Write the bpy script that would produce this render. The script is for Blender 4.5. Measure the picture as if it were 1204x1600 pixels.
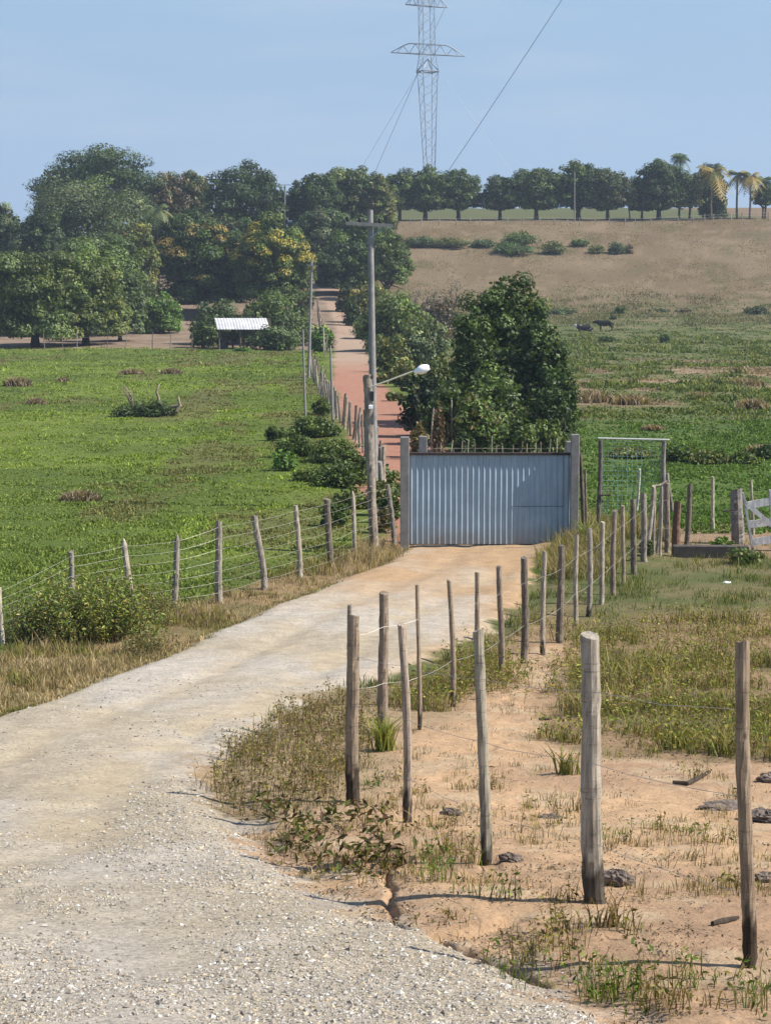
import bpy, math, random
import numpy as np
from mathutils import Vector

for o in list(bpy.data.objects):
    bpy.data.objects.remove(o)
SC = bpy.context.scene
COLL = SC.collection

# ------------------------------------------------------------------ camera
F = 3000.0                      # focal length in pixels of the 1204 x 1600 photograph
CZ = 6.5                        # camera height above the valley floor
PITCH = math.atan(350 / F)
cam_d = bpy.data.cameras.new('camera')
cam = bpy.data.objects.new('camera', cam_d)
COLL.objects.link(cam)
cam.location = (0, 0, CZ)
cam.rotation_euler = (math.pi / 2 - PITCH, 0, 0)
cam_d.sensor_fit = 'VERTICAL'
cam_d.sensor_height = 36.0
cam_d.lens = F / 1600 * 36.0
cam_d.clip_start = 0.1
cam_d.clip_end = 6000
SC.camera = cam

# ------------------------------------------------------------------ world, sun, exposure
SUN_EL, SUN_AZ = math.radians(45), math.radians(98.5)      # azimuth clockwise from +Y
w = bpy.data.worlds.new('World')
SC.world = w
w.use_nodes = True
nt = w.node_tree
nt.nodes.clear()
wo = nt.nodes.new('ShaderNodeOutputWorld')
bg = nt.nodes.new('ShaderNodeBackground')
sky = nt.nodes.new('ShaderNodeTexSky')
sky.sky_type = 'NISHITA'
sky.sun_disc = False
sky.sun_elevation = SUN_EL
sky.sun_rotation = SUN_AZ
sky.air_density = 1.0
sky.dust_density = 0.2
sky.ozone_density = 2.5
sky.altitude = 0
bg.inputs['Strength'].default_value = 0.1
# low band of the sky: hazy pale blue, handing over to the physical sky higher up
tcw = nt.nodes.new('ShaderNodeTexCoord')
sxw = nt.nodes.new('ShaderNodeSeparateXYZ')
nt.links.new(tcw.outputs['Generated'], sxw.inputs[0])
rw = nt.nodes.new('ShaderNodeValToRGB')
rw.color_ramp.elements[0].position = 0.0
rw.color_ramp.elements[0].color = (.25, .335, .455, 1)
rw.color_ramp.elements[1].position = .22
rw.color_ramp.elements[1].color = (.20, .325, .465, 1)
nt.links.new(sxw.outputs[2], rw.inputs[0])
sc10 = nt.nodes.new('ShaderNodeVectorMath')
sc10.operation = 'SCALE'
sc10.inputs[3].default_value = 9.5
nt.links.new(rw.outputs[0], sc10.inputs[0])
mrw = nt.nodes.new('ShaderNodeMapRange')
mrw.inputs[1].default_value = .12
mrw.inputs[2].default_value = .5
nt.links.new(sxw.outputs[2], mrw.inputs[0])
mxw = nt.nodes.new('ShaderNodeMix')
mxw.data_type = 'RGBA'
nt.links.new(mrw.outputs[0], mxw.inputs[0])
nt.links.new(sc10.outputs[0], mxw.inputs[6])
nt.links.new(sky.outputs[0], mxw.inputs[7])
mpw = nt.nodes.new('ShaderNodeMapping')
mpw.inputs['Scale'].default_value = (3, 3, 22)
mpw.inputs['Rotation'].default_value = (0, .12, 0)
nt.links.new(tcw.outputs['Generated'], mpw.inputs['Vector'])
nzw = nt.nodes.new('ShaderNodeTexNoise')
nzw.inputs['Scale'].default_value = 2.2
nzw.inputs['Detail'].default_value = 6
nt.links.new(mpw.outputs[0], nzw.inputs['Vector'])
crw = nt.nodes.new('ShaderNodeMapRange')
crw.inputs[1].default_value = .52
crw.inputs[2].default_value = .8
crw.inputs[4].default_value = .35
nt.links.new(nzw.outputs['Fac'], crw.inputs[0])
clw = nt.nodes.new('ShaderNodeMix')
clw.data_type = 'RGBA'
clw.inputs[7].default_value = (3.6, 3.9, 4.5, 1)
nt.links.new(crw.outputs[0], clw.inputs[0])
nt.links.new(mxw.outputs[2], clw.inputs[6])
nt.links.new(clw.outputs[2], bg.inputs['Color'])
nt.links.new(bg.outputs[0], wo.inputs['Surface'])
sd = bpy.data.lights.new('sun', 'SUN')
sd.energy = 5.0
sd.angle = math.radians(0.5)
sd.color = (1.0, 0.95, 0.87)
sun = bpy.data.objects.new('sun', sd)
COLL.objects.link(sun)
S = Vector((math.cos(SUN_EL) * math.sin(SUN_AZ), math.cos(SUN_EL) * math.cos(SUN_AZ), math.sin(SUN_EL)))
sun.rotation_euler = (-S).to_track_quat('-Z', 'Y').to_euler()
sun.location = (60, -10, 60)
SC.view_settings.view_transform = 'Standard'
SC.view_settings.look = 'None'
SC.view_settings.exposure = 0.75
SC.view_settings.gamma = 1.0

# ------------------------------------------------------------------ small numeric helpers
def lin(r, g, b, k=0.56):
    c = np.array([r, g, b], float) / 255
    return np.where(c <= 0.04045, c / 12.92, ((c + 0.055) / 1.055) ** 2.4) * k

def sstep(a, b, x):
    t = np.clip((x - a) / (b - a), 0, 1)
    return t * t * (3 - 2 * t)

def _hash(ix, iy, seed):
    h = (ix.astype(np.int64) * 374761393 + iy.astype(np.int64) * 668265263 + seed * 1274126177) & 0xffffffff
    h = ((h ^ (h >> 13)) * 1274126177) & 0xffffffff
    return ((h ^ (h >> 16)) & 0xffff) / 65535.0

def vnoise(x, y, seed=0):
    ix, iy = np.floor(x), np.floor(y)
    fx, fy = x - ix, y - iy
    fx = fx * fx * fx * (fx * (fx * 6 - 15) + 10)
    fy = fy * fy * fy * (fy * (fy * 6 - 15) + 10)
    a, b = _hash(ix, iy, seed), _hash(ix + 1, iy, seed)
    c, d = _hash(ix, iy + 1, seed), _hash(ix + 1, iy + 1, seed)
    return (a + (b - a) * fx) * (1 - fy) + (c + (d - c) * fx) * fy

def fbm(x, y, seed=0, octv=4):
    x, y = np.asarray(x, float), np.asarray(y, float)
    s, a, t = 0, 1.0, 0
    for i in range(octv):
        s = s + a * vnoise(x * 2 ** i + 17.3 * i, y * 2 ** i - 9.1 * i, seed + i)
        t += a
        a *= 0.5
    return s / t                                             # about 0..1, mean .5

def seg_dist(X, Y, pts):
    d = np.full(np.shape(X), 1e9)
    for (x0, y0), (x1, y1) in zip(pts[:-1], pts[1:]):
        dx, dy = x1 - x0, y1 - y0
        t = np.clip(((X - x0) * dx + (Y - y0) * dy) / (dx * dx + dy * dy + 1e-12), 0, 1)
        d = np.minimum(d, np.hypot(X - x0 - t * dx, Y - y0 - t * dy))
    return d

def poly_sd(X, Y, pts):                                      # positive inside
    pts = list(pts)
    d = seg_dist(X, Y, pts + [pts[0]])
    ins = np.zeros(np.shape(X), bool)
    n = len(pts)
    for i in range(n):
        x0, y0 = pts[i]
        x1, y1 = pts[(i + 1) % n]
        if y0 == y1:
            continue
        c = ((y0 > Y) != (y1 > Y)) & (X < (x1 - x0) * (Y - y0) / (y1 - y0) + x0)
        ins ^= c
    return np.where(ins, d, -d)

# photograph measurements -> points of the place
def tanv(py):
    v = (800 - py) / F
    return (-math.sin(PITCH) + math.cos(PITCH) * v) / (math.cos(PITCH) + math.sin(PITCH) * v)

def xs(px, py):
    v = (800 - py) / F
    return (px - 602) / F / (math.cos(PITCH) + math.sin(PITCH) * v)

# ------------------------------------------------------------------ terrain
_py = np.array([0, 5, 9, 11, 12.7, 15, 16, 20.5, 23.3, 25.7, 28.4, 31, 34, 40, 44.7, 55, 70, 100, 3000])
_pz = np.array([4.75, 3.88, 3.21, 2.9, 2.62, 2.25, 2.14, 1.65, 1.35, 1.15, .92, .72, .6, .47, .42, .2, 0, 0, 0])
TX0 = -3.0
def track_x(Y):                                              # centre line of the red track
    return np.interp(Y, [45, 62, 80, 110, 135, 175, 215, 260, 300, 330], [2.2, 1.1, .4, -1.0, -2.0, -3.1, -3.9, -5.2, -8.5, -11.0])

def H0(X, Y):
    X, Y = np.asarray(X, float), np.asarray(Y, float)
    z = np.interp(Y, _py, _pz)
    hl = np.interp(Y, [195, 205, 235, 260, 315, 350, 400, 520, 700, 1000, 3000], [0, .1, .9, 2.2, 7.5, 11, 15, 18, 12, -6, -40])
    hr = np.interp(Y, [215, 235, 262, 285, 310, 340, 370, 420, 500, 540, 700, 1000, 3000],
                   [0, .2, 1.0, 2.7, 7.2, 13.8, 19.3, 22.6, 27.0, 28, 22, 4, -40])
    wgt = sstep(-2, 14, X - track_x(Y))
    z = z + hl * (1 - wgt) + hr * wgt
    z = z + (fbm(X / 14, Y / 14, 3, 3) - .5) * .5 * sstep(60, 160, Y)
    z = z + (fbm(X / 3.1, Y / 3.1, 5, 3) - .5) * .09 * sstep(4, 12, Y)
    # raised right-hand verge by the sheet gate
    z = z + .22 * np.exp(-(((X - 5.0) / 1.6) ** 2 + ((Y - 44.2) / 3.0) ** 2))
    return z

_YS = np.exp(np.linspace(math.log(4), math.log(1200), 6000))
def g(px, py):
    X = xs(px, py) * _YS
    ray = CZ + tanv(py) * _YS
    d = ray - H0(X, _YS)
    i = int(np.argmax(d <= 0))
    if i == 0:
        i = 1 if d[0] <= 0 else len(d) - 1
    t = d[i - 1] / (d[i - 1] - d[i] + 1e-12)
    t = min(max(t, 0), 1)
    Y = _YS[i - 1] + t * (_YS[i] - _YS[i - 1])
    return xs(px, py) * Y, Y

def gp(pts):
    return [g(*p) for p in pts]

road_px_r = [(1100, 1680), (985, 1630), (900, 1590), (800, 1530), (700, 1482), (640, 1452), (560, 1440), (470, 1390), (395, 1335),
             (335, 1275), (300, 1232), (310, 1195), (360, 1155), (430, 1112), (520, 1075), (600, 1055), (690, 1022), (760, 985),
             (800, 945), (828, 905), (840, 872), (868, 856)]
road_px_l = [(644, 853), (600, 882), (520, 912), (430, 946), (340, 986), (250, 1030), (150, 1066), (70, 1096), (0, 1118),
             (-100, 1150), (-250, 1210), (-500, 1330)]
ROAD = gp(road_px_r) + [(g(868, 856)[0] + .1, 46.0), (g(644, 853)[0] - .1, 46.0)] + gp(road_px_l) + [(-9.0, 8.0), (-7, 3.5), (2.2, 3.5)]
_tY = np.array([45.5, 52, 62, 80, 110, 135, 175, 215, 260, 300, 330])
_tw = np.array([1.9, 1.9, 1.9, 1.8, 1.75, 1.7, 1.7, 1.7, 1.7, 1.7, 1.7])
TRACK = [(track_x(y) - a, y) for y, a in zip(_tY, _tw)] + [(track_x(y) + a, y) for y, a in list(zip(_tY, _tw))[::-1]]
GULLY = gp([(607, 1350), (603, 1368), (615, 1384), (606, 1402), (616, 1420), (609, 1432), (634, 1446), (652, 1455), (675, 1458), (700, 1470), (724, 1474), (745, 1485), (768, 1489), (790, 1501), (815, 1507), (838, 1522)])
GULLY2 = gp([(655, 1452), (720, 1452), (800, 1435)])
BARE = gp([(560, 1440), (400, 1335), (420, 1290), (540, 1255), (600, 1150), (700, 1120), (790, 1050), (830, 1010), (900, 1000), (850, 1080),
           (840, 1150), (960, 1185), (1250, 1195), (1900, 1210), (2600, 1640), (960, 1640), (820, 1545)])
WEEDY = gp([(600, 1100), (780, 985), (900, 940), (930, 1000), (1000, 960), (1900, 930), (1900, 1225), (1200, 1205), (960, 1190), (840, 1150), (760, 1110), (660, 1110)])
VERGE = gp([(660, 848), (600, 888), (520, 918), (430, 952), (340, 992), (250, 1036), (150, 1075), (0, 1130), (-300, 1240), (-300, 1130),
            (0, 1030), (120, 985), (250, 962), (345, 930), (410, 905), (470, 886), (530, 868), (560, 845), (620, 836)])
CORRAL = gp([(1040, 860), (1180, 872), (1300, 880), (1300, 815), (1060, 815)])

_RL = gp(road_px_l)
def H(X, Y):
    X, Y = np.asarray(X, float), np.asarray(Y, float)
    z = H0(X, Y)
    near = Y < 60
    if np.any(near):
        r = poly_sd(X, Y, ROAD)
        rm = sstep(-.15, .35, r)
        z = z + rm * .05 - .05 * np.exp(-((r + .25) / .22) ** 2) * near
        z = z + rm * (fbm(X / .55, Y / .8, 21, 3) - .5) * .05
        rl = seg_dist(X, Y, _RL)
        z = z - rm * .035 * (np.exp(-((rl - 1.35) / .28) ** 2) + np.exp(-((rl - 2.85) / .32) ** 2)) * sstep(8, 14, Y)
        off = (1 - rm) * near
        z = z + off * ((fbm(X / .9, Y / .9, 22, 3) - .5) * .05 + (fbm(X / .16, Y / .16, 23, 4) - .5) * .03)
        dent = sstep(.62, .8, vnoise(X / .17 + .4 * Y, Y / .26, 91)) * sstep(.4, .6, fbm(X / 1.1, Y / 1.1, 92, 2))
        z = z - off * .022 * dent * (Y < 30)
        gd = seg_dist(X, Y, GULLY)
        gn = (.012 + .022 * fbm(X / .12, Y / .12, 8, 2)) * (1 + 1.1 * sstep(.1, .35, X))
        z = z - (.05 + .08 * sstep(.1, .35, X)) * np.exp(-(gd / gn) ** 2)
        z = z - .07 * np.exp(-(seg_dist(X, Y, GULLY2) / .08) ** 2)
    return z

def hz(x, y):
    return float(H(np.array([x]), np.array([y]))[0])

def gz(px, py):
    x, y = g(px, py)
    return x, y, hz(x, y)

# ------------------------------------------------------------------ mesh building
def mesh_np(name, verts, polys, cols=None, mat=None, smooth=False):
    verts = np.asarray(verts, np.float32).reshape(-1, 3)
    me = bpy.data.meshes.new(name)
    me.vertices.add(len(verts))
    me.vertices.foreach_set('co', verts.ravel())
    loops, starts, tot = [], [], 0
    for p in polys:
        p = np.asarray(p, np.int32)
        if p.size == 0:
            continue
        k = p.shape[1]
        loops.append(p.ravel())
        starts.append(tot + np.arange(len(p)) * k)
        tot += p.size
    loops = np.concatenate(loops)
    starts = np.concatenate(starts).astype(np.int32)
    me.loops.add(len(loops))
    me.loops.foreach_set('vertex_index', loops.astype(np.int32))
    me.polygons.add(len(starts))
    me.polygons.foreach_set('loop_start', starts)
    me.update(calc_edges=True)
    if cols is not None:
        c = np.ones((len(verts), 4), np.float32)
        c[:, :3] = np.clip(np.asarray(cols, np.float32).reshape(-1, 3), 0.002, 4)
        at = me.attributes.new('Col', 'FLOAT_COLOR', 'POINT')
        at.data.foreach_set('color', c.ravel())
    me.polygons.foreach_set('use_smooth', np.full(len(starts), smooth))
    if mat:
        me.materials.append(mat)
    return me

class MB:
    def __init__(s):
        s.v, s.f, s.c, s.n = [], {}, [], 0
    def add(s, v, polys, col=(.5, .5, .5)):
        v = np.asarray(v, float).reshape(-1, 3)
        s.v.append(v)
        c = np.asarray(col, float)
        s.c.append(np.tile(c, (len(v), 1)) if c.ndim == 1 else c)
        for p in polys:
            p = np.asarray(p, int)
            if p.size:
                s.f.setdefault(p.shape[1], []).append(p + s.n)
        s.n += len(v)
    def tube(s, pts, rad, n=8, col=(.5, .5, .5), cap=True):
        pts = np.asarray(pts, float)
        m = len(pts)
        rad = np.broadcast_to(np.asarray(rad, float), (m,))
        tg = np.gradient(pts, axis=0)
        tg /= np.linalg.norm(tg, axis=1)[:, None] + 1e-9
        ref = np.array([0, 1, 0]) if abs(tg[:, 1]).mean() < .8 else np.array([1, 0, 0])
        u = np.cross(tg, ref)
        u /= np.linalg.norm(u, axis=1)[:, None] + 1e-9
        v = np.cross(tg, u)
        a = np.linspace(0, 2 * np.pi, n, endpoint=False)
        P = pts[:, None] + rad[:, None, None] * (np.cos(a)[None, :, None] * u[:, None] + np.sin(a)[None, :, None] * v[:, None])
        idx = np.arange(m * n).reshape(m, n)
        q = np.stack([idx[:-1], np.roll(idx[:-1], -1, 1), np.roll(idx[1:], -1, 1), idx[1:]], -1).reshape(-1, 4)
        s.add(P.reshape(-1, 3), [q], col)
        if cap:
            base = s.n - m * n
            for row in (idx[0][::-1], idx[-1]):
                s.f.setdefault(n, []).append((row + base)[None, :])
    def box(s, x0, x1, y0, y1, z0, z1, col=(.5, .5, .5), bev=0.0):
        b = bev
        if b <= 0:
            v = [(x, y, z) for z in (z0, z1) for y in (y0, y1) for x in (x0, x1)]
            s.add(v, [[(0, 2, 3, 1), (4, 5, 7, 6), (0, 1, 5, 4), (2, 6, 7, 3), (0, 4, 6, 2), (1, 3, 7, 5)]], col)
            return
        ring = []
        def oct_(zz, k):
            xa, xb, ya, yb = x0 + k, x1 - k, y0 + k, y1 - k
            return [(xa + b, ya, zz), (xb - b, ya, zz), (xb, ya + b, zz), (xb, yb - b, zz), (xb - b, yb, zz), (xa + b, yb, zz), (xa, yb - b, zz), (xa, ya + b, zz)]
        R = [oct_(z0, b), oct_(z0 + b, 0), oct_(z1 - b, 0), oct_(z1, b)]
        v = [p for r in R for p in r]
        q = []
        for i in range(3):
            for j in range(8):
                k = (j + 1) % 8
                q.append((i * 8 + j, i * 8 + k, i * 8 + 8 + k, i * 8 + 8 + j))
        s.add(v, [q, [tuple(range(7, -1, -1)), tuple(range(24, 32))]], col)
    def bar(s, p, q, wx, wz, col=(.5, .5, .5)):
        p, q = np.asarray(p, float), np.asarray(q, float)
        t = q - p
        t /= np.linalg.norm(t)
        ref = np.array([0, 0, 1.]) if abs(t[2]) < .8 else np.array([0, 1., 0])
        u = np.cross(t, ref); u /= np.linalg.norm(u)
        v = np.cross(u, t)
        P = []
        for e in (p, q):
            for a, b in ((-1, -1), (1, -1), (1, 1), (-1, 1)):
                P.append(e + u * a * wx / 2 + v * b * wz / 2)
        s.add(P, [[(0, 3, 2, 1), (4, 5, 6, 7), (0, 1, 5, 4), (1, 2, 6, 5), (2, 3, 7, 6), (3, 0, 4, 7)]], col)
    def mesh(s, name, mat, smooth=False):
        return mesh_np(name, np.concatenate(s.v), [np.concatenate(a) for a in s.f.values()], np.concatenate(s.c), mat, smooth)

def link(name, me, parent=None, loc=(0, 0, 0), rot=(0, 0, 0)):
    o = bpy.data.objects.new(name, me)
    COLL.objects.link(o)
    o.location = loc
    o.rotation_euler = rot
    if parent:
        o.parent = parent
    return o

def tag(o, label=None, cat=None, group=None, kind=None):
    if label: o['label'] = label
    if cat: o['category'] = cat
    if group: o['group'] = group
    if kind: o['kind'] = kind
    return o

def thing(name, label, cat, loc, group=None, rz=0):
    o = bpy.data.objects.new(name, None)
    COLL.objects.link(o)
    o.location = loc
    o.rotation_euler = (0, 0, rz)
    o.empty_display_size = .2
    return tag(o, label, cat, group)

# ------------------------------------------------------------------ materials
def new_mat(name):
    m = bpy.data.materials.new(name)
    m.use_nodes = True
    t = m.node_tree
    b = t.nodes['Principled BSDF']
    return m, t, b

def N(t, typ, **kw):
    n = t.nodes.new(typ)
    for k, v in kw.items():
        setattr(n, k, v)
    return n

def mix(t, a, b, fac, mode='MIX'):
    n = t.nodes.new('ShaderNodeMix')
    n.data_type = 'RGBA'
    n.blend_type = mode
    n.clamp_factor = True
    for sock, v in ((n.inputs[0], fac), (n.inputs[6], a), (n.inputs[7], b)):
        if hasattr(v, 'is_linked'):
            t.links.new(v, sock)
        elif isinstance(v, (int, float)):
            sock.default_value = v
        else:
            sock.default_value = (*v, 1) if len(v) == 3 else v
    return n.outputs[2]

def noise(t, scale, detail=4, vec=None, rough=.6):
    n = t.nodes.new('ShaderNodeTexNoise')
    n.inputs['Scale'].default_value = scale
    n.inputs['Detail'].default_value = detail
    n.inputs['Roughness'].default_value = rough
    if vec is not None:
        t.links.new(vec, n.inputs['Vector'])
    return n.outputs['Fac']

def ramp(t, fac, stops):
    n = t.nodes.new('ShaderNodeValToRGB')
    els = n.color_ramp.elements
    while len(els) < len(stops):
        els.new(.5)
    for e, (p, c) in zip(els, stops):
        e.position = p
        e.color = (*c, 1) if not isinstance(c, (int, float)) else (c, c, c, 1)
    t.links.new(fac, n.inputs[0])
    return n.outputs[0]

def attr(t, name='Col'):
    n = t.nodes.new('ShaderNodeAttribute')
    n.attribute_name = name
    return n

def objcoord(t, sc=(1, 1, 1)):
    c = t.nodes.new('ShaderNodeTexCoord')
    m = t.nodes.new('ShaderNodeMapping')
    m.inputs['Scale'].default_value = sc
    t.links.new(c.outputs['Object'], m.inputs['Vector'])
    return m.outputs[0]

def bump(t, b, h, strength, dist):
    n = t.nodes.new('ShaderNodeBump')
    n.inputs['Strength'].default_value = strength
    n.inputs['Distance'].default_value = dist
    t.links.new(h, n.inputs['Height'])
    t.links.new(n.outputs[0], b.inputs['Normal'])
    return n

def foliage_mat(name, trans=.25, spec=.25, rough=.55):
    m, t, b = new_mat(name)
    a = attr(t)
    t.links.new(a.outputs['Color'], b.inputs['Base Color'])
    b.inputs['Roughness'].default_value = rough
    b.inputs['Specular IOR Level'].default_value = spec
    tr = t.nodes.new('ShaderNodeBsdfTranslucent')
    t.links.new(mix(t, a.outputs['Color'], (1.0, 1.0, .35), 1.0, 'MULTIPLY'), tr.inputs['Color'])
    ms = t.nodes.new('ShaderNodeMixShader')
    ms.inputs[0].default_value = trans
    t.links.new(b.outputs[0], ms.inputs[1])
    t.links.new(tr.outputs[0], ms.inputs[2])
    t.links.new(ms.outputs[0], t.nodes['Material Output'].inputs['Surface'])
    return m

M_LEAF = foliage_mat('leaves', .3, .3, .5)
M_BLADE = foliage_mat('grass_blades', .35, .12, .7)

def ground_mat():
    m, t, b = new_mat('ground_soil')
    a = attr(t)
    gr = attr(t, 'gravel')
    co = t.nodes.new('ShaderNodeTexCoord').outputs['Object']
    n1 = noise(t, 3.0, 8, co, .7)
    n2 = noise(t, 30.0, 5, co, .7)
    v1 = ramp(t, n1, [(.25, .74), (.75, 1.2)])
    v2 = ramp(t, n2, [(.25, .72), (.5, 1.0), (.8, 1.2)])
    c = mix(t, a.outputs['Color'], v1, 1.0, 'MULTIPLY')
    c = mix(t, c, v2, 1.0, 'MULTIPLY')
    # gravel: cells of different greys
    def vor(scale):
        v = t.nodes.new('ShaderNodeTexVoronoi')
        v.inputs['Scale'].default_value = scale
        t.links.new(co, v.inputs['Vector'])
        return v
    vo, vo2 = vor(34), vor(75)
    sep = t.nodes.new('ShaderNodeSeparateColor')
    t.links.new(vo.outputs['Color'], sep.inputs[0])
    sep2 = t.nodes.new('ShaderNodeSeparateColor')
    t.links.new(vo2.outputs['Color'], sep2.inputs[0])
    g1 = ramp(t, sep.outputs[0], [(0, .74), (.3, .95), (1, 1.1)])
    g2 = ramp(t, sep2.outputs[0], [(0, .8), (.4, .98), (1, 1.06)])
    gg = mix(t, g1, g2, 1.0, 'MULTIPLY')
    c = mix(t, c, mix(t, c, gg, 1.0, 'MULTIPLY'), gr.outputs['Fac'])
    t.links.new(c, b.inputs['Base Color'])
    b.inputs['Roughness'].default_value = .95
    b.inputs['Specular IOR Level'].default_value = .1
    n3 = noise(t, 14.0, 8, co, .75)
    hh = mix(t, n3, mix(t, noise(t, 48.0, 7, co, .75), (.5, .5, .5), .5), gr.outputs['Fac'])
    bump(t, b, hh, .8, .04)
    return m
M_GROUND = ground_mat()

def wood_mat(name, c0, c1, c2, zs=3.0):
    m, t, b = new_mat(name)
    co = objcoord(t, (1, 1, .07))
    n1 = noise(t, 60, 6, co, .7)
    n2 = noise(t, 9, 5, objcoord(t, (1, 1, .35)), .65)
    base = ramp(t, n1, [(.25, c0), (.5, c1), (.8, c2)])
    base = mix(t, base, ramp(t, n2, [(.3, .5), (.6, 1.08)]), .85, 'MULTIPLY')
    n4 = noise(t, 7, 5, objcoord(t, (.8, .8, 7)), .7)
    base = mix(t, base, ramp(t, n4, [(.36, .45), (.45, 1.0)]), .7, 'MULTIPLY')
    kv = t.nodes.new('ShaderNodeTexVoronoi')
    kv.inputs['Scale'].default_value = 9
    t.links.new(objcoord(t, (1, 1, .7)), kv.inputs['Vector'])
    base = mix(t, base, ramp(t, kv.outputs['Distance'], [(.06, .3), (.16, 1.0)]), .8, 'MULTIPLY')
    a = attr(t)
    base = mix(t, base, a.outputs['Color'], 1.0, 'MULTIPLY')
    t.links.new(base, b.inputs['Base Color'])
    b.inputs['Roughness'].default_value = .9
    b.inputs['Specular IOR Level'].default_value = .15
    bump(t, b, n1, .5, .012)
    return m
M_WOOD = wood_mat('weathered_wood', (.12, .095, .075), (.30, .26, .215), (.46, .42, .36))
M_BARK = wood_mat('bark', (.035, .03, .025), (.09, .075, .06), (.16, .14, .12))
M_BOARD = wood_mat('grey_board', (.42, .40, .38), (.6, .58, .56), (.75, .73, .71))

def plain(name, col, rough=.6, metal=0.0, var=.25, scale=8, bumpd=0.0, spec=.4):
    m, t, b = new_mat(name)
    co = objcoord(t)
    n = noise(t, scale, 6, co, .65)
    col = np.array(col)
    base = ramp(t, n, [(.3, tuple(col * (1 - var))), (.7, tuple(np.clip(col * (1 + var * .6), 0, 1)))])
    a = attr(t)
    base = mix(t, base, mix(t, a.outputs['Color'], (2, 2, 2), 1.0, 'MULTIPLY'), 1.0, 'MULTIPLY')
    t.links.new(base, b.inputs['Base Color'])
    b.inputs['Roughness'].default_value = rough
    b.inputs['Metallic'].default_value = metal
    b.inputs['Specular IOR Level'].default_value = spec
    if bumpd:
        bump(t, b, noise(t, scale * 6, 6, co, .7), .5, bumpd)
    return m
M_CONC = plain('concrete', (.22, .21, .20), .9, 0, .3, 5, .008, .2)
M_PIPE = plain('galvanised_pipe', (.55, .55, .5), .5, .3, .15)
M_WIRE = plain('fence_wire', (.42, .39, .35), .5, .2, .1)
M_STEEL = plain('lattice_steel', (.27, .31, .36), .6, .2, .1)
M_TIN = plain('white_tin', (.55, .54, .54), .6, .1, .35, 1.2)
M_WHITE = plain('white_plastic', (.8, .8, .8), .45, 0, .05)
M_DARK = plain('dark_metal', (.03, .03, .032), .6, 0, .3)
M_NET = plain('green_netting', (.16, .30, .29), .7, 0, .1)
M_CLOD = plain('dark_clod', (.19, .15, .125), .95, 0, .6, 28, .02, .1)
M_RUST = plain('rusty_steel', (.075, .06, .055), .8, .2, .4, 12)

def sheet_mat():
    m, t, b = new_mat('galvanised_sheet')
    co = objcoord(t)
    n = noise(t, 2.2, 6, co, .6)
    base = ramp(t, n, [(.3, (.28, .38, .47)), (.7, (.36, .47, .57))])
    sx = t.nodes.new('ShaderNodeSeparateXYZ')
    t.links.new(objcoord(t), sx.inputs[0])
    streak = noise(t, 22, 4, objcoord(t, (1, 1, .06)), .6)
    base = mix(t, base, ramp(t, streak, [(.3, .78), (.65, 1.05)]), .7, 'MULTIPLY')
    mr = t.nodes.new('ShaderNodeMapRange')
    mr.inputs[1].default_value = .45
    mr.inputs[2].default_value = 0.0
    t.links.new(sx.outputs[2], mr.inputs[0])
    base = mix(t, base, (.20, .18, .15), mix(t, mr.outputs[0], ramp(t, n, [(.3, .2), (.7, .9)]), 1.0, 'MULTIPLY'))
    t.links.new(base, b.inputs['Base Color'])
    b.inputs['Metallic'].default_value = .2
    b.inputs['Roughness'].default_value = .42
    return m
M_SHEET = sheet_mat()

rng = np.random.default_rng(7)
random.seed(7)

# ------------------------------------------------------------------ ground sheet, split into ground / road / track
def wheel_mask(X, Y):                                        # compacted tan wheel tracks following the road's left edge
    d = seg_dist(X, Y, _RL) + (fbm(X / 1.5, Y / 1.5, 45, 3) - .5) * .7
    m = np.exp(-((d - 1.35) / .34) ** 2) * .7 + np.exp(-((d - 2.75) / .42) ** 2) + .6 * np.exp(-((d - 4.6) / .5) ** 2)
    return np.clip(m * sstep(.32, .6, fbm(X / .8, Y / 1.2, 43, 4)) * 1.15, 0, 1)

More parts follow.
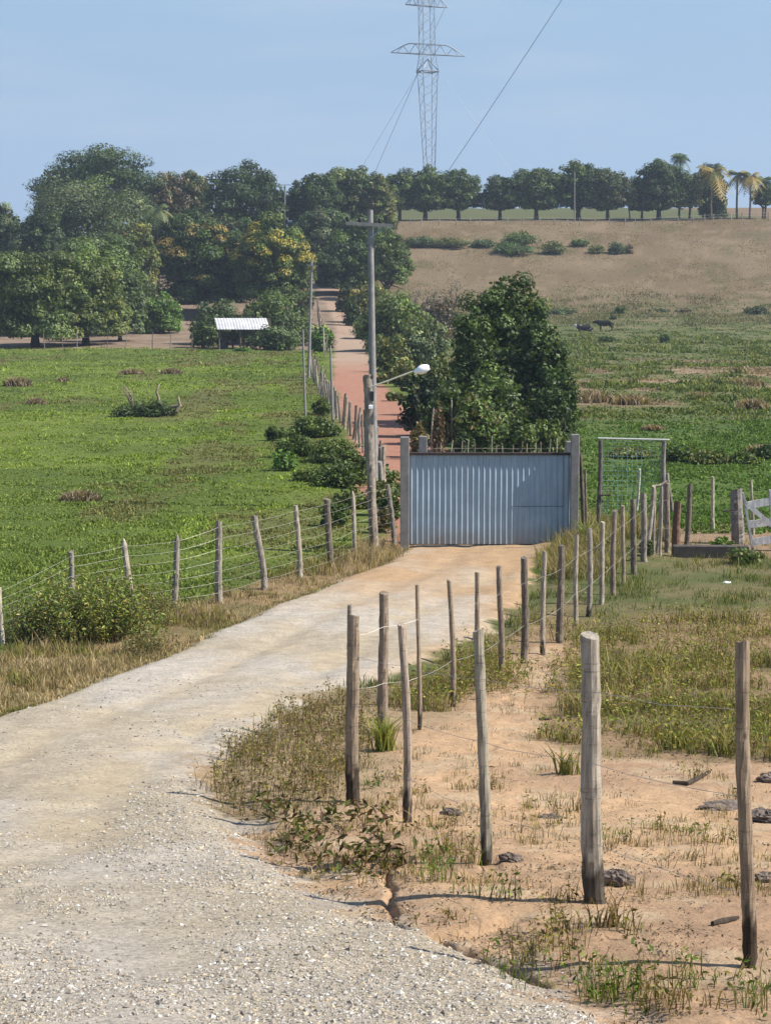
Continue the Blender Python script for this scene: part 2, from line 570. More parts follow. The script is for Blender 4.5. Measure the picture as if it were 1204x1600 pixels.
def ground_cols(X, Y):
    n_big = fbm(X / 9, Y / 9, 31, 4)
    n_mid = fbm(X / 2.2, Y / 2.2, 32, 4)
    n_st = fbm(X / 3.5, Y / 14, 33, 4)
    n_sm = fbm(X / .35, Y / .35, 34, 3)
    def L(a, b, t):
        return a + (b - a) * t[:, None]
    px_r = X / np.maximum(Y, 1)
    # left pasture
    c = L(lin(104, 122, 54)[None], lin(128, 142, 66)[None], sstep(.3, .7, n_big))
    c = L(c, lin(90, 108, 54)[None], sstep(.55, .8, n_mid) * .6)
    c = L(c, lin(128, 120, 82)[None], sstep(.56, .78, n_st) * .6)
    # right rough pasture
    right = sstep(0, 8, X - track_x(Y) - 2)
    far_r = L(lin(108, 118, 72)[None], lin(132, 130, 88)[None], sstep(.35, .7, n_mid))
    far_r = L(far_r, lin(175, 150, 122)[None], sstep(.5, .68, fbm(X / 5, Y / 9, 37, 4)) * sstep(95, 115, Y) * (1 - sstep(150, 190, Y)))
    gr_r = L(lin(80, 112, 48)[None], lin(105, 125, 60)[None], sstep(.3, .7, n_mid))
    far_r = L(gr_r, far_r, sstep(80, 112, Y + 14 * (n_big - .5)))
    c = L(c, far_r, right)
    # dry hill on the right, bare slope on the left
    dry = L(lin(136, 117, 90)[None], lin(150, 131, 104)[None], sstep(.3, .7, n_big))
    dry = L(dry, lin(116, 110, 76)[None], sstep(.5, .75, fbm(X / 6, Y / 12, 38, 5)) * .6)
    dry = L(dry, lin(168, 146, 118)[None], sstep(.58, .72, n_mid) * .5)
    c = L(c, dry, right * sstep(258, 304, Y + 50 * (n_mid - .5)))
    beyond = L(lin(112, 116, 76)[None], lin(150, 128, 100)[None], sstep(70, 78, X - .0 * Y))
    c = L(c, beyond, right * sstep(376, 384, Y))
    soil = L(lin(150, 128, 108)[None], lin(172, 150, 128)[None], sstep(.35, .65, n_mid))
    c = L(c, soil, (1 - right) * sstep(200, 208, Y + 8 * (n_mid - .5)))
    # near right: grass, weedy ground, bare orange earth
    sideR = sstep(-.3, .3, X - np.interp(Y, [4, 20, 24, 28, 36, 45], [-4, -3.4, -3, -1.5, 1.5, 5.2])) * (1 - sstep(44, 48, Y))
    near_r = L(lin(112, 118, 72)[None], lin(140, 130, 92)[None], sstep(.4, .7, n_mid))
    near_r = L(near_r, L(lin(200, 172, 136)[None], lin(176, 152, 118)[None], sstep(.4, .65, n_mid)), (1 - sstep(23, 27, Y)) * (1 - sstep(1.5, 3, X)))
    c = L(c, near_r, sideR)
    wd = sstep(-.5, .5, poly_sd(X, Y, WEEDY) + (n_mid - .5) * 1.2)
    c = L(c, L(lin(182, 152, 118)[None], lin(132, 122, 84)[None], sstep(.42, .7, n_mid)), wd)
    ba = sstep(-.35, .35, poly_sd(X, Y, BARE) + (n_mid - .5) * 1.4)
    dirt = L(lin(222, 184, 144, .63)[None], lin(206, 170, 136, .6)[None], sstep(.35, .7, n_mid))
    dirt = L(dirt, lin(226, 200, 164, .6)[None], sstep(.5, .75, n_sm) * .6)
    c = L(c, dirt, ba)
    co = sstep(-.4, .4, poly_sd(X, Y, CORRAL) + (n_mid - .5))
    c = L(c, lin(178, 150, 120)[None], co)
    ve = sstep(-.25, .25, poly_sd(X, Y, VERGE) + (n_mid - .5) * .5)
    c = L(c, L(lin(168, 142, 106)[None], lin(140, 128, 88)[None], sstep(.4, .7, n_mid)), ve)
    # gravel road
    rsd = poly_sd(X, Y, ROAD) + (fbm(X / .5, Y / .5, 41, 4) - .5) * .7
    rd = sstep(-.12, .12, rsd) * (Y < 46)
    grv = L(lin(222, 210, 193, .59)[None], lin(216, 200, 174, .57)[None], sstep(.35, .65, fbm(X / 1.6, Y / 3.0, 42, 4)))
    wheel = wheel_mask(X, Y)
    grv = L(grv, lin(218, 198, 166, .56)[None], wheel * .8)
    orange = np.clip(sstep(34, 41, Y + (n_mid - .5) * 8) + .8 * np.exp(-((seg_dist(X, Y, gp([(845, 880), (800, 950), (730, 1000), (620, 1060)])) / .55) ** 2)), 0, 1)
    grv = L(grv, lin(222, 184, 142, .52)[None], orange * (.55 + .4 * sstep(.3, .6, n_mid)))
    c = L(c, grv, rd)
    # loose gravel spilled over the road edge on the right
    spill = np.exp(-(np.maximum(-rsd, 0) / .35) ** 2) * sstep(.45, .6, n_sm) * (1 - rd) * (Y < 22) * (1 - ve)
    c = L(c, lin(205, 196, 182)[None], spill * .8)
    # red track
    tsd = poly_sd(X, Y, TRACK) + (fbm(X / 1.2, Y / 3, 44, 3) - .5) * .9
    tr = sstep(-.3, .3, tsd)
    redc = L(lin(198, 146, 122)[None], lin(200, 172, 148)[None], sstep(140, 185, Y + 25 * (n_mid - .5)))
    redc = L(redc, lin(180, 122, 100)[None], sstep(.6, .8, n_st) * .4)
    c = L(c, redc, tr)
    gravel = np.clip(rd * (1 - .85 * orange) * (1 - .35 * wheel) + spill, 0, 1)
    cls = np.where(rd > .5, 1, np.where(tr > .5, 2, 0))
    return c, gravel, cls

def build_ground():
    ys = [1.5]
    while ys[-1] < 1400:
        y = ys[-1]
        ys.append(y * (1.0032 if 5 < y < 30 else 1.006 if 30 <= y < 120 else 1.009 if y < 420 and y > 5 else 1.03))
    ys = np.array(ys)
    ts = np.concatenate([np.linspace(-.9, -.27, 36)[:-1], np.linspace(-.27, .27, 430), np.linspace(.27, .9, 36)[1:]])
    YY, TT = np.meshgrid(ys, ts, indexing='ij')
    X, Y = (YY * TT).ravel(), YY.ravel()
    X = X + np.where(YY.ravel() < 9, TT.ravel() * (9 - YY.ravel()) * .8, 0)
    Z = np.zeros_like(X)
    C = np.zeros((len(X), 3)); G = np.zeros(len(X)); K = np.zeros(len(X), int)
    for a in range(0, len(X), 100000):
        s_ = slice(a, a + 100000)
        Z[s_] = H(X[s_], Y[s_])
        C[s_], G[s_], K[s_] = ground_cols(X[s_], Y[s_])
    r, c = YY.shape
    idx = np.arange(r * c).reshape(r, c)
    q = np.stack([idx[:-1, :-1], idx[:-1, 1:], idx[1:, 1:], idx[1:, :-1]], -1).reshape(-1, 4)
    fk = np.max(K[q], axis=1)
    V = np.stack([X, Y, Z], 1)
    for k, nm in ((0, 'ground'), (1, 'road'), (2, 'dirt_track')):
        f = q[fk == k]
        u, inv = np.unique(f, return_inverse=True)
        me = mesh_np(nm, V[u], [inv.reshape(-1, 4)], C[u], M_GROUND, True)
        at = me.attributes.new('gravel', 'FLOAT', 'POINT')
        at.data.foreach_set('value', G[u].astype(np.float32))
        tag(link(nm, me), kind='structure')
build_ground()

# ------------------------------------------------------------------ grass, weeds, leaves (numpy)
def blades_geo(P, h, wd, lean, col, jit=.25):
    n = len(P)
    h = np.broadcast_to(h, (n,)).copy(); wd = np.broadcast_to(wd, (n,))
    az = rng.uniform(0, 2 * np.pi, n)
    side = np.stack([np.cos(az), np.sin(az), np.zeros(n)], 1)
    az2 = rng.uniform(0, 2 * np.pi, n)
    ld = np.stack([np.cos(az2), np.sin(az2), np.zeros(n)], 1) * (rng.uniform(.1, 1, n) * lean)[:, None]
    up = np.array([0, 0, 1.])
    m = P + h[:, None] * (.55 * up + .3 * ld)
    tip = P + h[:, None] * (up * .95 + ld)
    s = side * (wd / 2)[:, None]
    V = np.stack([P - s - up * .02, P + s - up * .02, m + s * .8, m - s * .8, tip], 1)
    b = np.arange(n)[:, None] * 5
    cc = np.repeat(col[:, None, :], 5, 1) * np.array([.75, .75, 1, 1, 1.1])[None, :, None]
    return V.reshape(-1, 3), b + np.array([[0, 1, 2, 3]]), b + np.array([[3, 2, 4]]), cc.reshape(-1, 3)

def leaf_quads(Pc, nrm, L, ratio=.5):
    n = len(Pc)
    nrm = nrm / (np.linalg.norm(nrm, axis=1)[:, None] + 1e-9)
    r = rng.normal(size=(n, 3))
    u = np.cross(nrm, r); u /= np.linalg.norm(u, axis=1)[:, None] + 1e-9
    v = np.cross(nrm, u)
    L = np.broadcast_to(L, (n,))[:, None] * .5
    V = np.stack([Pc - u * L, Pc + v * L * ratio + nrm * L * .15, Pc + u * L, Pc - v * L * ratio + nrm * L * .15], 1)
    return V.reshape(-1, 3), np.arange(n * 4).reshape(n, 4)

def pal(n, cols, wts=None, var=.22):
    cols = np.array(cols)
    i = rng.choice(len(cols), n, p=None if wts is None else np.array(wts) / np.sum(wts))
    return cols[i] * np.exp(rng.normal(0, var, n))[:, None]

class Stuff:
    def __init__(s):
        s.V, s.Q, s.T, s.C, s.n = [], [], [], [], 0
    def blades(s, P, h, wd, lean, col):
        if len(P) == 0: return
        V, q, t, c = blades_geo(P, h, wd, lean, col)
        s.V.append(V); s.Q.append(q + s.n); s.T.append(t + s.n); s.C.append(c); s.n += len(V)
    def leaves(s, P, nrm, L, col, ratio=.5):
        if len(P) == 0: return
        V, q = leaf_quads(P, nrm, L, ratio)
        s.V.append(V); s.Q.append(q + s.n); s.C.append(np.repeat(col, 4, 0)); s.n += len(V)
    def mesh(s, name, mat, gain=1.5):
        return mesh_np(name, np.concatenate(s.V), [np.concatenate(s.Q)] + ([np.concatenate(s.T)] if s.T else []), np.concatenate(s.C) * gain, mat)

def scatter(n, y0, y1, t0, t1):
    Y = np.exp(rng.uniform(math.log(y0), math.log(y1), n))
    return rng.uniform(t0, t1, n) * Y, Y

def tufts(st, X, Y, k, h, wd, lean, cols, wts=None, spread=.06, hv=.35):
    if len(X) == 0: return
    n = len(X)
    h = np.broadcast_to(h, (n,)) * np.exp(rng.normal(0, hv, n))
    spread = np.broadcast_to(spread, (n,)); wd = np.broadcast_to(wd, (n,))
    Xr = np.repeat(X, k) + rng.normal(size=n * k) * np.repeat(spread, k)
    Yr = np.repeat(Y, k) + rng.normal(size=n * k) * np.repeat(spread, k)
    Z = H(Xr, Yr)
    base = np.repeat(pal(n, cols, wts, .18), k, 0) * np.exp(rng.normal(0, .18, n * k))[:, None]
    st.blades(np.stack([Xr, Yr, Z], 1), np.repeat(h, k) * rng.uniform(.5, 1.1, n * k), np.repeat(wd, k), lean, base)

GREEN = [lin(86, 112, 44, .62), lin(112, 132, 54, .62), lin(70, 96, 44, .62), lin(134, 134, 76, .62)]
DRYG = [lin(178, 157, 122, .62), lin(156, 138, 106, .6), lin(132, 122, 88, .6), lin(190, 168, 132, .62)]
OLIVE = [lin(122, 122, 66, .62), lin(146, 140, 80, .65), lin(98, 102, 56, .62), lin(164, 144, 104, .65), lin(130, 112, 90, .6)]

def build_grass():
    # left pasture
    st = Stuff()
    X, Y = scatter(64000, 30, 206, -.26, .02)
    keep = (X < track_x(np.maximum(Y, 46)) - 2.6) & (poly_sd(X, Y, ROAD) < -.7) & (poly_sd(X, Y, VERGE) < -.05)
    X, Y = X[keep], Y[keep]
    cl = fbm(X / 1.3, Y / 1.3, 61, 3)
    k2 = rng.uniform(0, 1, len(X)) < .35 + .65 * sstep(.35, .65, cl)
    X, Y, cl = X[k2], Y[k2], cl[k2]
    h = (.026 + .032 * sstep(.45, .75, cl)) * (1 + Y / 130)
    big = fbm(X / 9, Y / 9, 31, 4); stn = fbm(X / 3.5, Y / 14, 33, 4)
    for m, cols in ((stn > .6, [lin(134, 128, 84, .62), lin(112, 116, 66, .62)]), ((stn <= .6) & (big > .52), [lin(118, 136, 58, .7), lin(132, 146, 66, .7)]),
                    ((stn <= .6) & (big <= .52), [lin(116, 130, 64, .7), lin(108, 122, 58, .68), lin(124, 136, 72, .7)])):
        tufts(st, X[m], Y[m], 4, h[m], .02 + Y[m] * .0006, .7, cols, spread=.05 + Y[m] * .001)
    # right-hand pastures
    X, Y = scatter(52000, 48, 292, .015, .25)
    keep = X > track_x(Y) + 2.2
    X, Y = X[keep], Y[keep]
    cl = fbm(X / 2.6, Y / 3.5, 62, 3)
    tan = fbm(X / 5, Y / 9, 37, 4)
    tanf = np.where((tan > .55) & (Y > 95) & (Y < 185), .6, 1.0)
    h = tanf * (.07 + .22 * sstep(.42, .75, cl) * sstep(75, 120, Y)) * (1 - .5 * sstep(225, 262, Y))
    k2 = rng.uniform(0, 1, len(X)) < .3 + .7 * sstep(.4, .6, cl)
    tm = (tan > .55) & (Y > 95) & (Y < 185)
    for m, cols in ((k2 & tm, [lin(172, 150, 126, .5), lin(154, 136, 114, .48), lin(134, 124, 94, .5), lin(180, 158, 136, .5)]), (k2 & ~tm & (Y < 95), [lin(92, 118, 56, .64), lin(106, 126, 64, .64), lin(84, 106, 52, .62)]), (k2 & ~tm & (Y >= 95), [lin(112, 124, 66, .62), lin(96, 110, 58, .62), lin(134, 134, 80, .62), lin(84, 98, 56, .62)])):
        tufts(st, X[m], Y[m], 4, h[m], .03 + Y[m] * .0008, .8, cols, spread=.06 + Y[m] * .0015)
    X, Y = scatter(900, 266, 300, .06, .24)
    k2 = fbm(X / 7, Y / 7, 81, 3) > .5
    tufts(st, X[k2], Y[k2], 10, .42, .11, 1.2, [lin(126, 122, 92, .58), lin(112, 112, 82, .56), lin(140, 126, 100, .58), lin(104, 112, 74, .55)], spread=.8)
    X, Y = scatter(26000, 270, 371, .0, .24)
    cl = fbm(X / 5, Y / 9, 39, 4)
    k2 = (rng.uniform(0, 1, len(X)) < .15 + .8 * sstep(.45, .65, cl)) & (X > track_x(Y) + 9)
    X, Y = X[k2], Y[k2]
    gm = rng.uniform(0, 1, len(X)) < .5 * (1 - sstep(275, 315, Y))
    tufts(st, X[~gm], Y[~gm], 4, .10, .12, 1.3, [lin(156, 136, 106, .56), lin(144, 128, 96, .54), lin(168, 146, 116, .56), lin(134, 126, 92, .52)], spread=.5)
    tufts(st, X[gm], Y[gm], 4, .16, .14, 1.1, [lin(122, 124, 80, .55), lin(110, 114, 72, .55)], spread=.5)
    tag(link('pasture_grass', st.mesh('pasture_grass', M_BLADE)), 'short green pasture grass on both sides of the track', 'grass', kind='stuff')

    # dry verge along the road's left side and by the gate
    st = Stuff()
    X, Y = scatter(42000, 18, 50, -.27, .03)
    v = poly_sd(X, Y, VERGE) + (fbm(X / .8, Y / .8, 63, 3) - .5) * .5
    keep = (v > -.05) & (poly_sd(X, Y, ROAD) < .1)
    X, Y = X[keep], Y[keep]
    rdist = -poly_sd(X, Y, ROAD)
    cl = fbm(X / .9, Y / .9, 64, 3)
    h = .055 + .15 * sstep(.35, .7, cl) * sstep(.05, .6, rdist) + .30 * np.exp(-(((X + .25) / .9) ** 2 + ((Y - 42.3) / 2.0) ** 2))
    k2 = rng.uniform(0, 1, len(X)) < .35 + .65 * sstep(.3, .6, cl)
    dryz = (fbm(X / 1.7, Y / 1.7, 65, 3) > .44)
    tufts(st, X[k2 & dryz], Y[k2 & dryz], 6, h[k2 & dryz], .012, .75, DRYG, spread=.05)
    tufts(st, X[k2 & ~dryz], Y[k2 & ~dryz], 6, h[k2 & ~dryz], .012, .7, OLIVE, spread=.05)
    # right of the gate
    P = gp([(870, 850), (900, 838), (945, 850), (930, 900), (880, 900), (850, 880)])
    X = rng.uniform(3.4, 6.2, 2600); Y = rng.uniform(37, 45.5, 2600)
    kk = (poly_sd(X, Y, P) > -.4) & (poly_sd(X, Y, ROAD) < .0)
    tufts(st, X[kk], Y[kk], 6, .34, .014, .9, DRYG[:3] + OLIVE[:2], spread=.06)
    X = rng.uniform(4.2, 7, 1500); Y = rng.uniform(45.5, 50, 1500)
    tufts(st, X, Y, 6, .35, .014, .8, DRYG[:3] + OLIVE[:3], spread=.06)
    tag(link('dry_grass', st.mesh('dry_grass', M_BLADE)), 'dry tan grass on the verge along the gravel road', 'dry grass', kind='stuff')

    # near right ground cover: green short grass further off, yellowish weeds nearer
    st = Stuff()
    X, Y = scatter(76000, 11, 46, -.08, .38)
    sd_r = poly_sd(X, Y, ROAD)
    inb = poly_sd(X, Y, BARE) + (fbm(X / 2.2, Y / 2.2, 32, 4) - .5) * 1.4
    X, Y, inb = X[sd_r < -.15], Y[sd_r < -.15], inb[sd_r < -.15]
    ve = poly_sd(X, Y, VERGE); kk = ve < -.2
    X, Y, inb = X[kk], Y[kk], inb[kk]
    lf = X > np.interp(Y, [4, 20, 24, 28, 36, 46], [-4, -3.4, -3, -1.5, 1.5, 4.8])
    X, Y, inb = X[lf], Y[lf], inb[lf]
    cl = fbm(X / .8, Y / .8, 66, 4)
    wd = poly_sd(X, Y, WEEDY) > -.2
    u = rng.uniform(0, 1, len(X))
    a = (inb < -.1) & wd & (u < .75 * sstep(.46, .68, cl))
    tufts(st, X[a], Y[a], 5, .09 + .16 * sstep(.45, .75, cl[a]), .011, .9, OLIVE, spread=.05)
    a2 = (inb < 0) & ~wd & ((Y > 25) | (X > 1.2)) & (u < .12 + .6 * sstep(.42, .66, cl))
    tufts(st, X[a2], Y[a2], 5, .07 + .1 * sstep(.45, .75, cl[a2]), .012, .9, [lin(104, 116, 60, .62), lin(124, 128, 72, .62), lin(150, 136, 98, .62), lin(86, 104, 54, .62)], spread=.06)
    a3 = (inb >= 0) & (u < .10 * sstep(.5, .72, cl))
    tufts(st, X[a3], Y[a3], 7, .08, .006, 1.0, DRYG[:3] + OLIVE[3:], spread=.035)
    # small leaves among the weeds
    ll = (inb < -.1) & wd & (u > .6) & (cl > .5)
    Xl, Yl = np.repeat(X[ll], 3) + rng.normal(0, .08, 3 * ll.sum()), np.repeat(Y[ll], 3) + rng.normal(0, .08, 3 * ll.sum())
    st.leaves(np.stack([Xl, Yl, H(Xl, Yl) + rng.uniform(.02, .26, len(Xl))], 1), rng.normal(0, .6, (len(Xl), 3)) + [0, 0, 1], rng.uniform(.03, .07, len(Xl)),
              pal(len(Xl), [lin(140, 146, 66, .62), lin(104, 118, 52, .62), lin(164, 152, 80, .62), lin(110, 92, 70, .6)]), .5)
    tag(link('ground_cover', st.mesh('ground_cover', M_BLADE)), 'low yellowish weeds and grass around the wooden posts', 'weeds', kind='stuff')
build_grass()

def twig_weed(st, x, y, h, k, L, cols, spread=.12, stem=lin(140, 120, 84, .5), lean=.6):
    """one branching weed: k stems, leaves along each"""
    z = hz(x, y)
    for i in range(k):
        a = random.uniform(0, 6.283); l = random.uniform(.2, 1) * lean
        hh = h * random.uniform(.6, 1.1)
        ts_ = np.linspace(0, 1, 7)
        bx, by = x + random.gauss(0, spread), y + random.gauss(0, spread)
        P = np.stack([bx + math.cos(a) * l * hh * ts_ ** 1.4, by + math.sin(a) * l * hh * ts_ ** 1.4, z + hh * ts_ * (1 - .25 * l * ts_)], 1)
        for j in range(6):
            d = (P[j + 1] - P[j])
            s_ = np.array([-d[1], d[0], 0]); s_ = s_ / (np.linalg.norm(s_) + 1e-6)
            if np.linalg.norm(d[:2]) < 1e-4: s_ = np.array([1, 0, 0.])
            ww = .004 * (1 - j / 8)
            V = np.array([P[j] - s_ * ww, P[j] + s_ * ww, P[j + 1] + s_ * ww * .85, P[j + 1] - s_ * ww * .85])
            st.V.append(V); st.Q.append(np.array([[0, 1, 2, 3]]) + st.n); st.C.append(np.tile(stem, (4, 1))); st.n += 4
        m = max(3, int(10 * h / .4))
        tt = rng.uniform(.2, 1, m)
        Pc = np.stack([np.interp(tt, ts_, P[:, c]) for c in range(3)], 1) + rng.normal(0, L * .5, (m, 3))
        st.leaves(Pc, rng.normal(0, .8, (m, 3)) + [0, 0, .9], L * rng.uniform(.6, 1.2, m), pal(m, cols), .38)

def build_weeds():
    st = Stuff()
    brownish = [lin(120, 104, 66, .6), lin(96, 86, 58, .6), lin(140, 120, 84, .6), lin(108, 112, 56, .6), lin(150, 142, 74, .6)]
    broad = [lin(92, 92, 50, .55), lin(72, 66, 50, .55), lin(120, 112, 60, .55), lin(96, 74, 58, .55), lin(80, 92, 44, .55)]
    lush = [lin(96, 118, 48, .6), lin(122, 136, 58, .6), lin(78, 98, 44, .6)]
    # bank of weeds at the inner bend of the road
    BANK = gp([(330, 1235), (360, 1170), (430, 1120), (520, 1085), (560, 1090), (590, 1150), (545, 1245), (450, 1275), (360, 1260)])
    bx = [p[0] for p in BANK]; by = [p[1] for p in BANK]
    c = 0
    while c < 190:
        x, y = random.uniform(min(bx), max(bx)), random.uniform(min(by), max(by))
        if float(poly_sd(np.array([x]), np.array([y]), BANK)[0]) < 0: continue
        twig_weed(st, x, y, random.uniform(.1, .36), 6, .045, brownish + [lin(128, 116, 100, .6)] + (lush[:1] if random.random() < .3 else []), .1)
        c += 1
    X = rng.uniform(min(bx), max(bx), 420); Y = rng.uniform(min(by), max(by), 420)
    k = poly_sd(X, Y, BANK) > -.1
    tufts(st, X[k], Y[k], 5, .12, .006, 1.1, brownish + DRYG[1:3], spread=.05)
    # broad leaved weeds below it
    for px, py, n_, sx, sy, h in ((470, 1300, 12, 70, 28, .17), (520, 1345, 13, 70, 24, .18), (590, 1345, 6, 25, 15, .18), (430, 1270, 6, 30, 12, .14), (560, 1290, 8, 40, 18, .17)):
        for i in range(n_):
            x, y = g(px + random.gauss(0, sx * .5), py + random.gauss(0, sy * .5))
            twig_weed(st, x, y, h * random.uniform(.7, 1.2), 4, .09, broad, .06, lean=.9)
    # scattered single weeds among the posts
    one = [(668, 1372, .28, lush), (690, 1352, .3, lush), (715, 1330, .3, brownish), (770, 1400, .26, lush), (735, 1345, .2, brownish), (700, 1290, .2, brownish),
           (740, 1232, .28, brownish), (960, 1312, .16, lush), (1035, 1300, .14, brownish), (1060, 1305, .14, lush), (1080, 1300, .12, brownish), (1120, 1320, .2, brownish),
           (870, 1290, .18, brownish), (900, 1270, .2, brownish), (850, 1265, .16, brownish), (905, 1405, .14, brownish), (960, 1455, .15, brownish), (1010, 1180, .2, brownish),
           (1090, 1215, .25, brownish), (1060, 1170, .25, lush), (1150, 1180, .25, brownish), (1190, 1160, .3, lush), (990, 1165, .22, brownish), (940, 1180, .2, brownish),
           (830, 1500, .3, brownish), (850, 1480, .32, brownish), (865, 1455, .26, brownish), (820, 1515, .22, lush), (960, 1555, .24, lush), (985, 1540, .26, lush), (940, 1540, .2, lush),
           (1000, 1560, .2, brownish), (1075, 1570, .2, brownish), (1070, 1535, .22, lush), (1185, 1545, .2, brownish), (1190, 1575, .2, lush), (920, 1520, .16, lush),
           (640, 1240, .15, brownish), (615, 1220, .16, brownish), (590, 1230, .2, lush), (620, 1300, .14, brownish), (1160, 1250, .16, brownish), (1180, 1390, .16, brownish), (700, 1440, .12, brownish)]
    for px, py, h, cols in one:
        x, y = g(px, py)
        for r in range(3):
            twig_weed(st, x + random.gauss(0, .07), y + random.gauss(0, .1), h * random.uniform(.6, 1.1), 3, .045, cols, .04)
        tufts(st, np.full(6, x) + rng.normal(0, .1, 6), np.full(6, y) + rng.normal(0, .1, 6), 7, h * .5, .006, 1.0, [c_ for c_ in cols], spread=.05)
    # yellowish weed masses along the post line
    for px, py, sx, sy, n_, h in ((745, 1055, 38, 28, 90, .45), (690, 1085, 40, 14, 60, .3), (790, 1060, 30, 25, 60, .35), (900, 1050, 35, 30, 70, .3), (1050, 1040, 90, 40, 110, .3),
                                  (1120, 1110, 90, 40, 90, .26), (970, 1110, 60, 35, 55, .22), (1010, 990, 80, 25, 70, .22), (1150, 1000, 60, 25, 80, .25), (640, 1095, 30, 12, 30, .25)):
        for i in range(n_):
            p_ = (px + random.gauss(0, sx * .55), py + random.gauss(0, sy * .55))
            x, y = g(*p_)
            if float(poly_sd(np.array([x]), np.array([y]), ROAD)[0]) > -.2: continue
            twig_weed(st, x, y, h * random.uniform(.5, 1.15), 3, .055, [lin(150, 150, 70, .6), lin(124, 128, 58, .6), lin(98, 106, 50, .6), lin(150, 130, 90, .6)], .1)
    tag(link('weeds', st.mesh('weeds', M_BLADE)), 'straggling brown and green weeds growing in the sandy earth', 'weeds', kind='stuff')
build_weeds()

def build_litter():
    st = Stuff()
    X, Y = scatter(52000, 8, 27, -.1, .27)
    inb = poly_sd(X, Y, BARE) + (fbm(X / 2.2, Y / 2.2, 32, 4) - .5) * 1.4
    k = (inb > -.3) & (poly_sd(X, Y, ROAD) < -.05) & (rng.uniform(0, 1, len(X)) < .12 + .9 * sstep(.48, .72, fbm(X / .5, Y / .5, 77, 4)))
    X, Y = X[k], Y[k]
    n = len(X)
    st.leaves(np.stack([X, Y, H(X, Y) + rng.uniform(.004, .016, n)], 1), rng.normal(0, .45, (n, 3)) + [0, 0, 1], rng.uniform(.008, .03, n),
              pal(n, [lin(150, 128, 104, .4), lin(120, 104, 92, .38), lin(176, 150, 118, .4), lin(96, 84, 74, .35), lin(128, 122, 80, .4), lin(138, 122, 118, .42), lin(112, 100, 100, .4)]), rng.uniform(.12, .5))
    tag(link('plant_litter', st.mesh('plant_litter', M_BLADE)), 'dry leaves and straw strewn over the sandy earth', 'litter', kind='stuff')
build_litter()

def spiky_plant(px, py, n, h, wd, cols, label, lean=.8, name='grass_tuft', cat='plant', group=None):
    x, y, z = gz(px, py)
    st = Stuff()
    P = np.stack([rng.normal(0, .05, n), rng.normal(0, .05, n), np.zeros(n)], 1)
    st.blades(P, h * rng.uniform(.6, 1.1, n), wd, lean, pal(n, cols))
    o = link(name, st.mesh(name, M_BLADE), None, (x, y, z))
    tag(o, label, cat, group)
spiky_plant(600, 1172, 120, .44, .014, [lin(140, 146, 70, .6), lin(116, 130, 60, .6), lin(166, 160, 96, .6)], 'bright green tall grass tuft at the foot of a wooden post', .85)
spiky_plant(886, 1212, 34, .3, .02, [lin(140, 140, 78, .6), lin(116, 112, 66, .6)], 'small spiky tuft of pointed leaves left of the thickest post', .9)
spiky_plant(915, 852, 60, .7, .02, [lin(110, 140, 56, .6), lin(190, 178, 130, .6)], 'long green and pale blades leaning before the right end of the metal gate', .9)
spiky_plant(950, 1452, 40, .2, .012, [lin(110, 92, 66, .6), lin(140, 120, 84, .6)], 'low withered brown rosette on sandy earth below the thickest post', 1.1)

# ------------------------------------------------------------------ loose gravel
def build_gravel():
    n = 120000
    X, Y = scatter(n, 6.5, 26, -.26, .16)
    sd_ = poly_sd(X, Y, ROAD)
    cl = fbm(X / .6, Y / .9, 71, 4)
    wheel = wheel_mask(X, Y)
    right_edge = X > -2.2 + .12 * (16 - Y)
    edge_ = np.exp(-((sd_ - .35) / .6) ** 2) * right_edge * (Y < 17)
    k = ((sd_ > -.05) & (rng.uniform(0, 1, n) < .8 * edge_)) | ((sd_ > -.05) & (rng.uniform(0, 1, n) < (.06 + .94 * sstep(.44, .64, cl)) * (1 - .75 * wheel) * (1 - .8 * sstep(12, 20, Y)))) | ((sd_ > -.55) & (sd_ <= -.05) & right_edge & (rng.uniform(0, 1, n) < .12 * np.exp(sd_ * 3) * 2))
    X, Y = X[k], Y[k]
    n = len(X)
    r = .0050 * np.exp(rng.normal(0, .45, n)) * (1 + sstep(10, 25, Y) * .8)
    r = np.clip(r, .0028, .017)
    Z = H(X, Y)
    base = np.array([(1, 0, 0), (-1, 0, 0), (0, 1, 0), (0, -1, 0), (0, 0, 1), (0, 0, -1)], float)
    J = base[None] * rng.uniform(.6, 1.35, (n, 6, 1)) + rng.normal(0, .2, (n, 6, 3))
    az = rng.uniform(0, 6.283, n)
    ca, sa = np.cos(az)[:, None], np.sin(az)[:, None]
    J[:, :, 2] *= .7
    x_, y_ = J[:, :, 0] * ca - J[:, :, 1] * sa, J[:, :, 0] * sa + J[:, :, 1] * ca
    J = np.stack([x_ * 1.25, y_, J[:, :, 2]], -1) * r[:, None, None]
    V = J + np.stack([X, Y, Z + r * .25], 1)[:, None]
    f = np.array([(0, 2, 4), (2, 1, 4), (1, 3, 4), (3, 0, 4), (2, 0, 5), (1, 2, 5), (3, 1, 5), (0, 3, 5)])
    T = (np.arange(n)[:, None, None] * 6 + f[None]).reshape(-1, 3)
    c = pal(n, [lin(226, 220, 210, .78), lin(205, 196, 182, .75), lin(184, 172, 156, .75), lin(222, 204, 174, .75), lin(150, 142, 134, .7)], [3, 5, 4, 3, 1], .1)
    me = mesh_np('gravel', V.reshape(-1, 3), [T], np.repeat(c, 6, 0) * .78, M_STONE)
    tag(link('gravel', me), 'loose pale gravel scattered over the road', 'gravel', kind='stuff')
def stone_mat():
    m, t, b = new_mat('gravel_stone')
    t.links.new(attr(t).outputs['Color'], b.inputs['Base Color'])
    b.inputs['Roughness'].default_value = .9
    b.inputs['Specular IOR Level'].default_value = .2
    return m
M_STONE = stone_mat()
build_gravel()

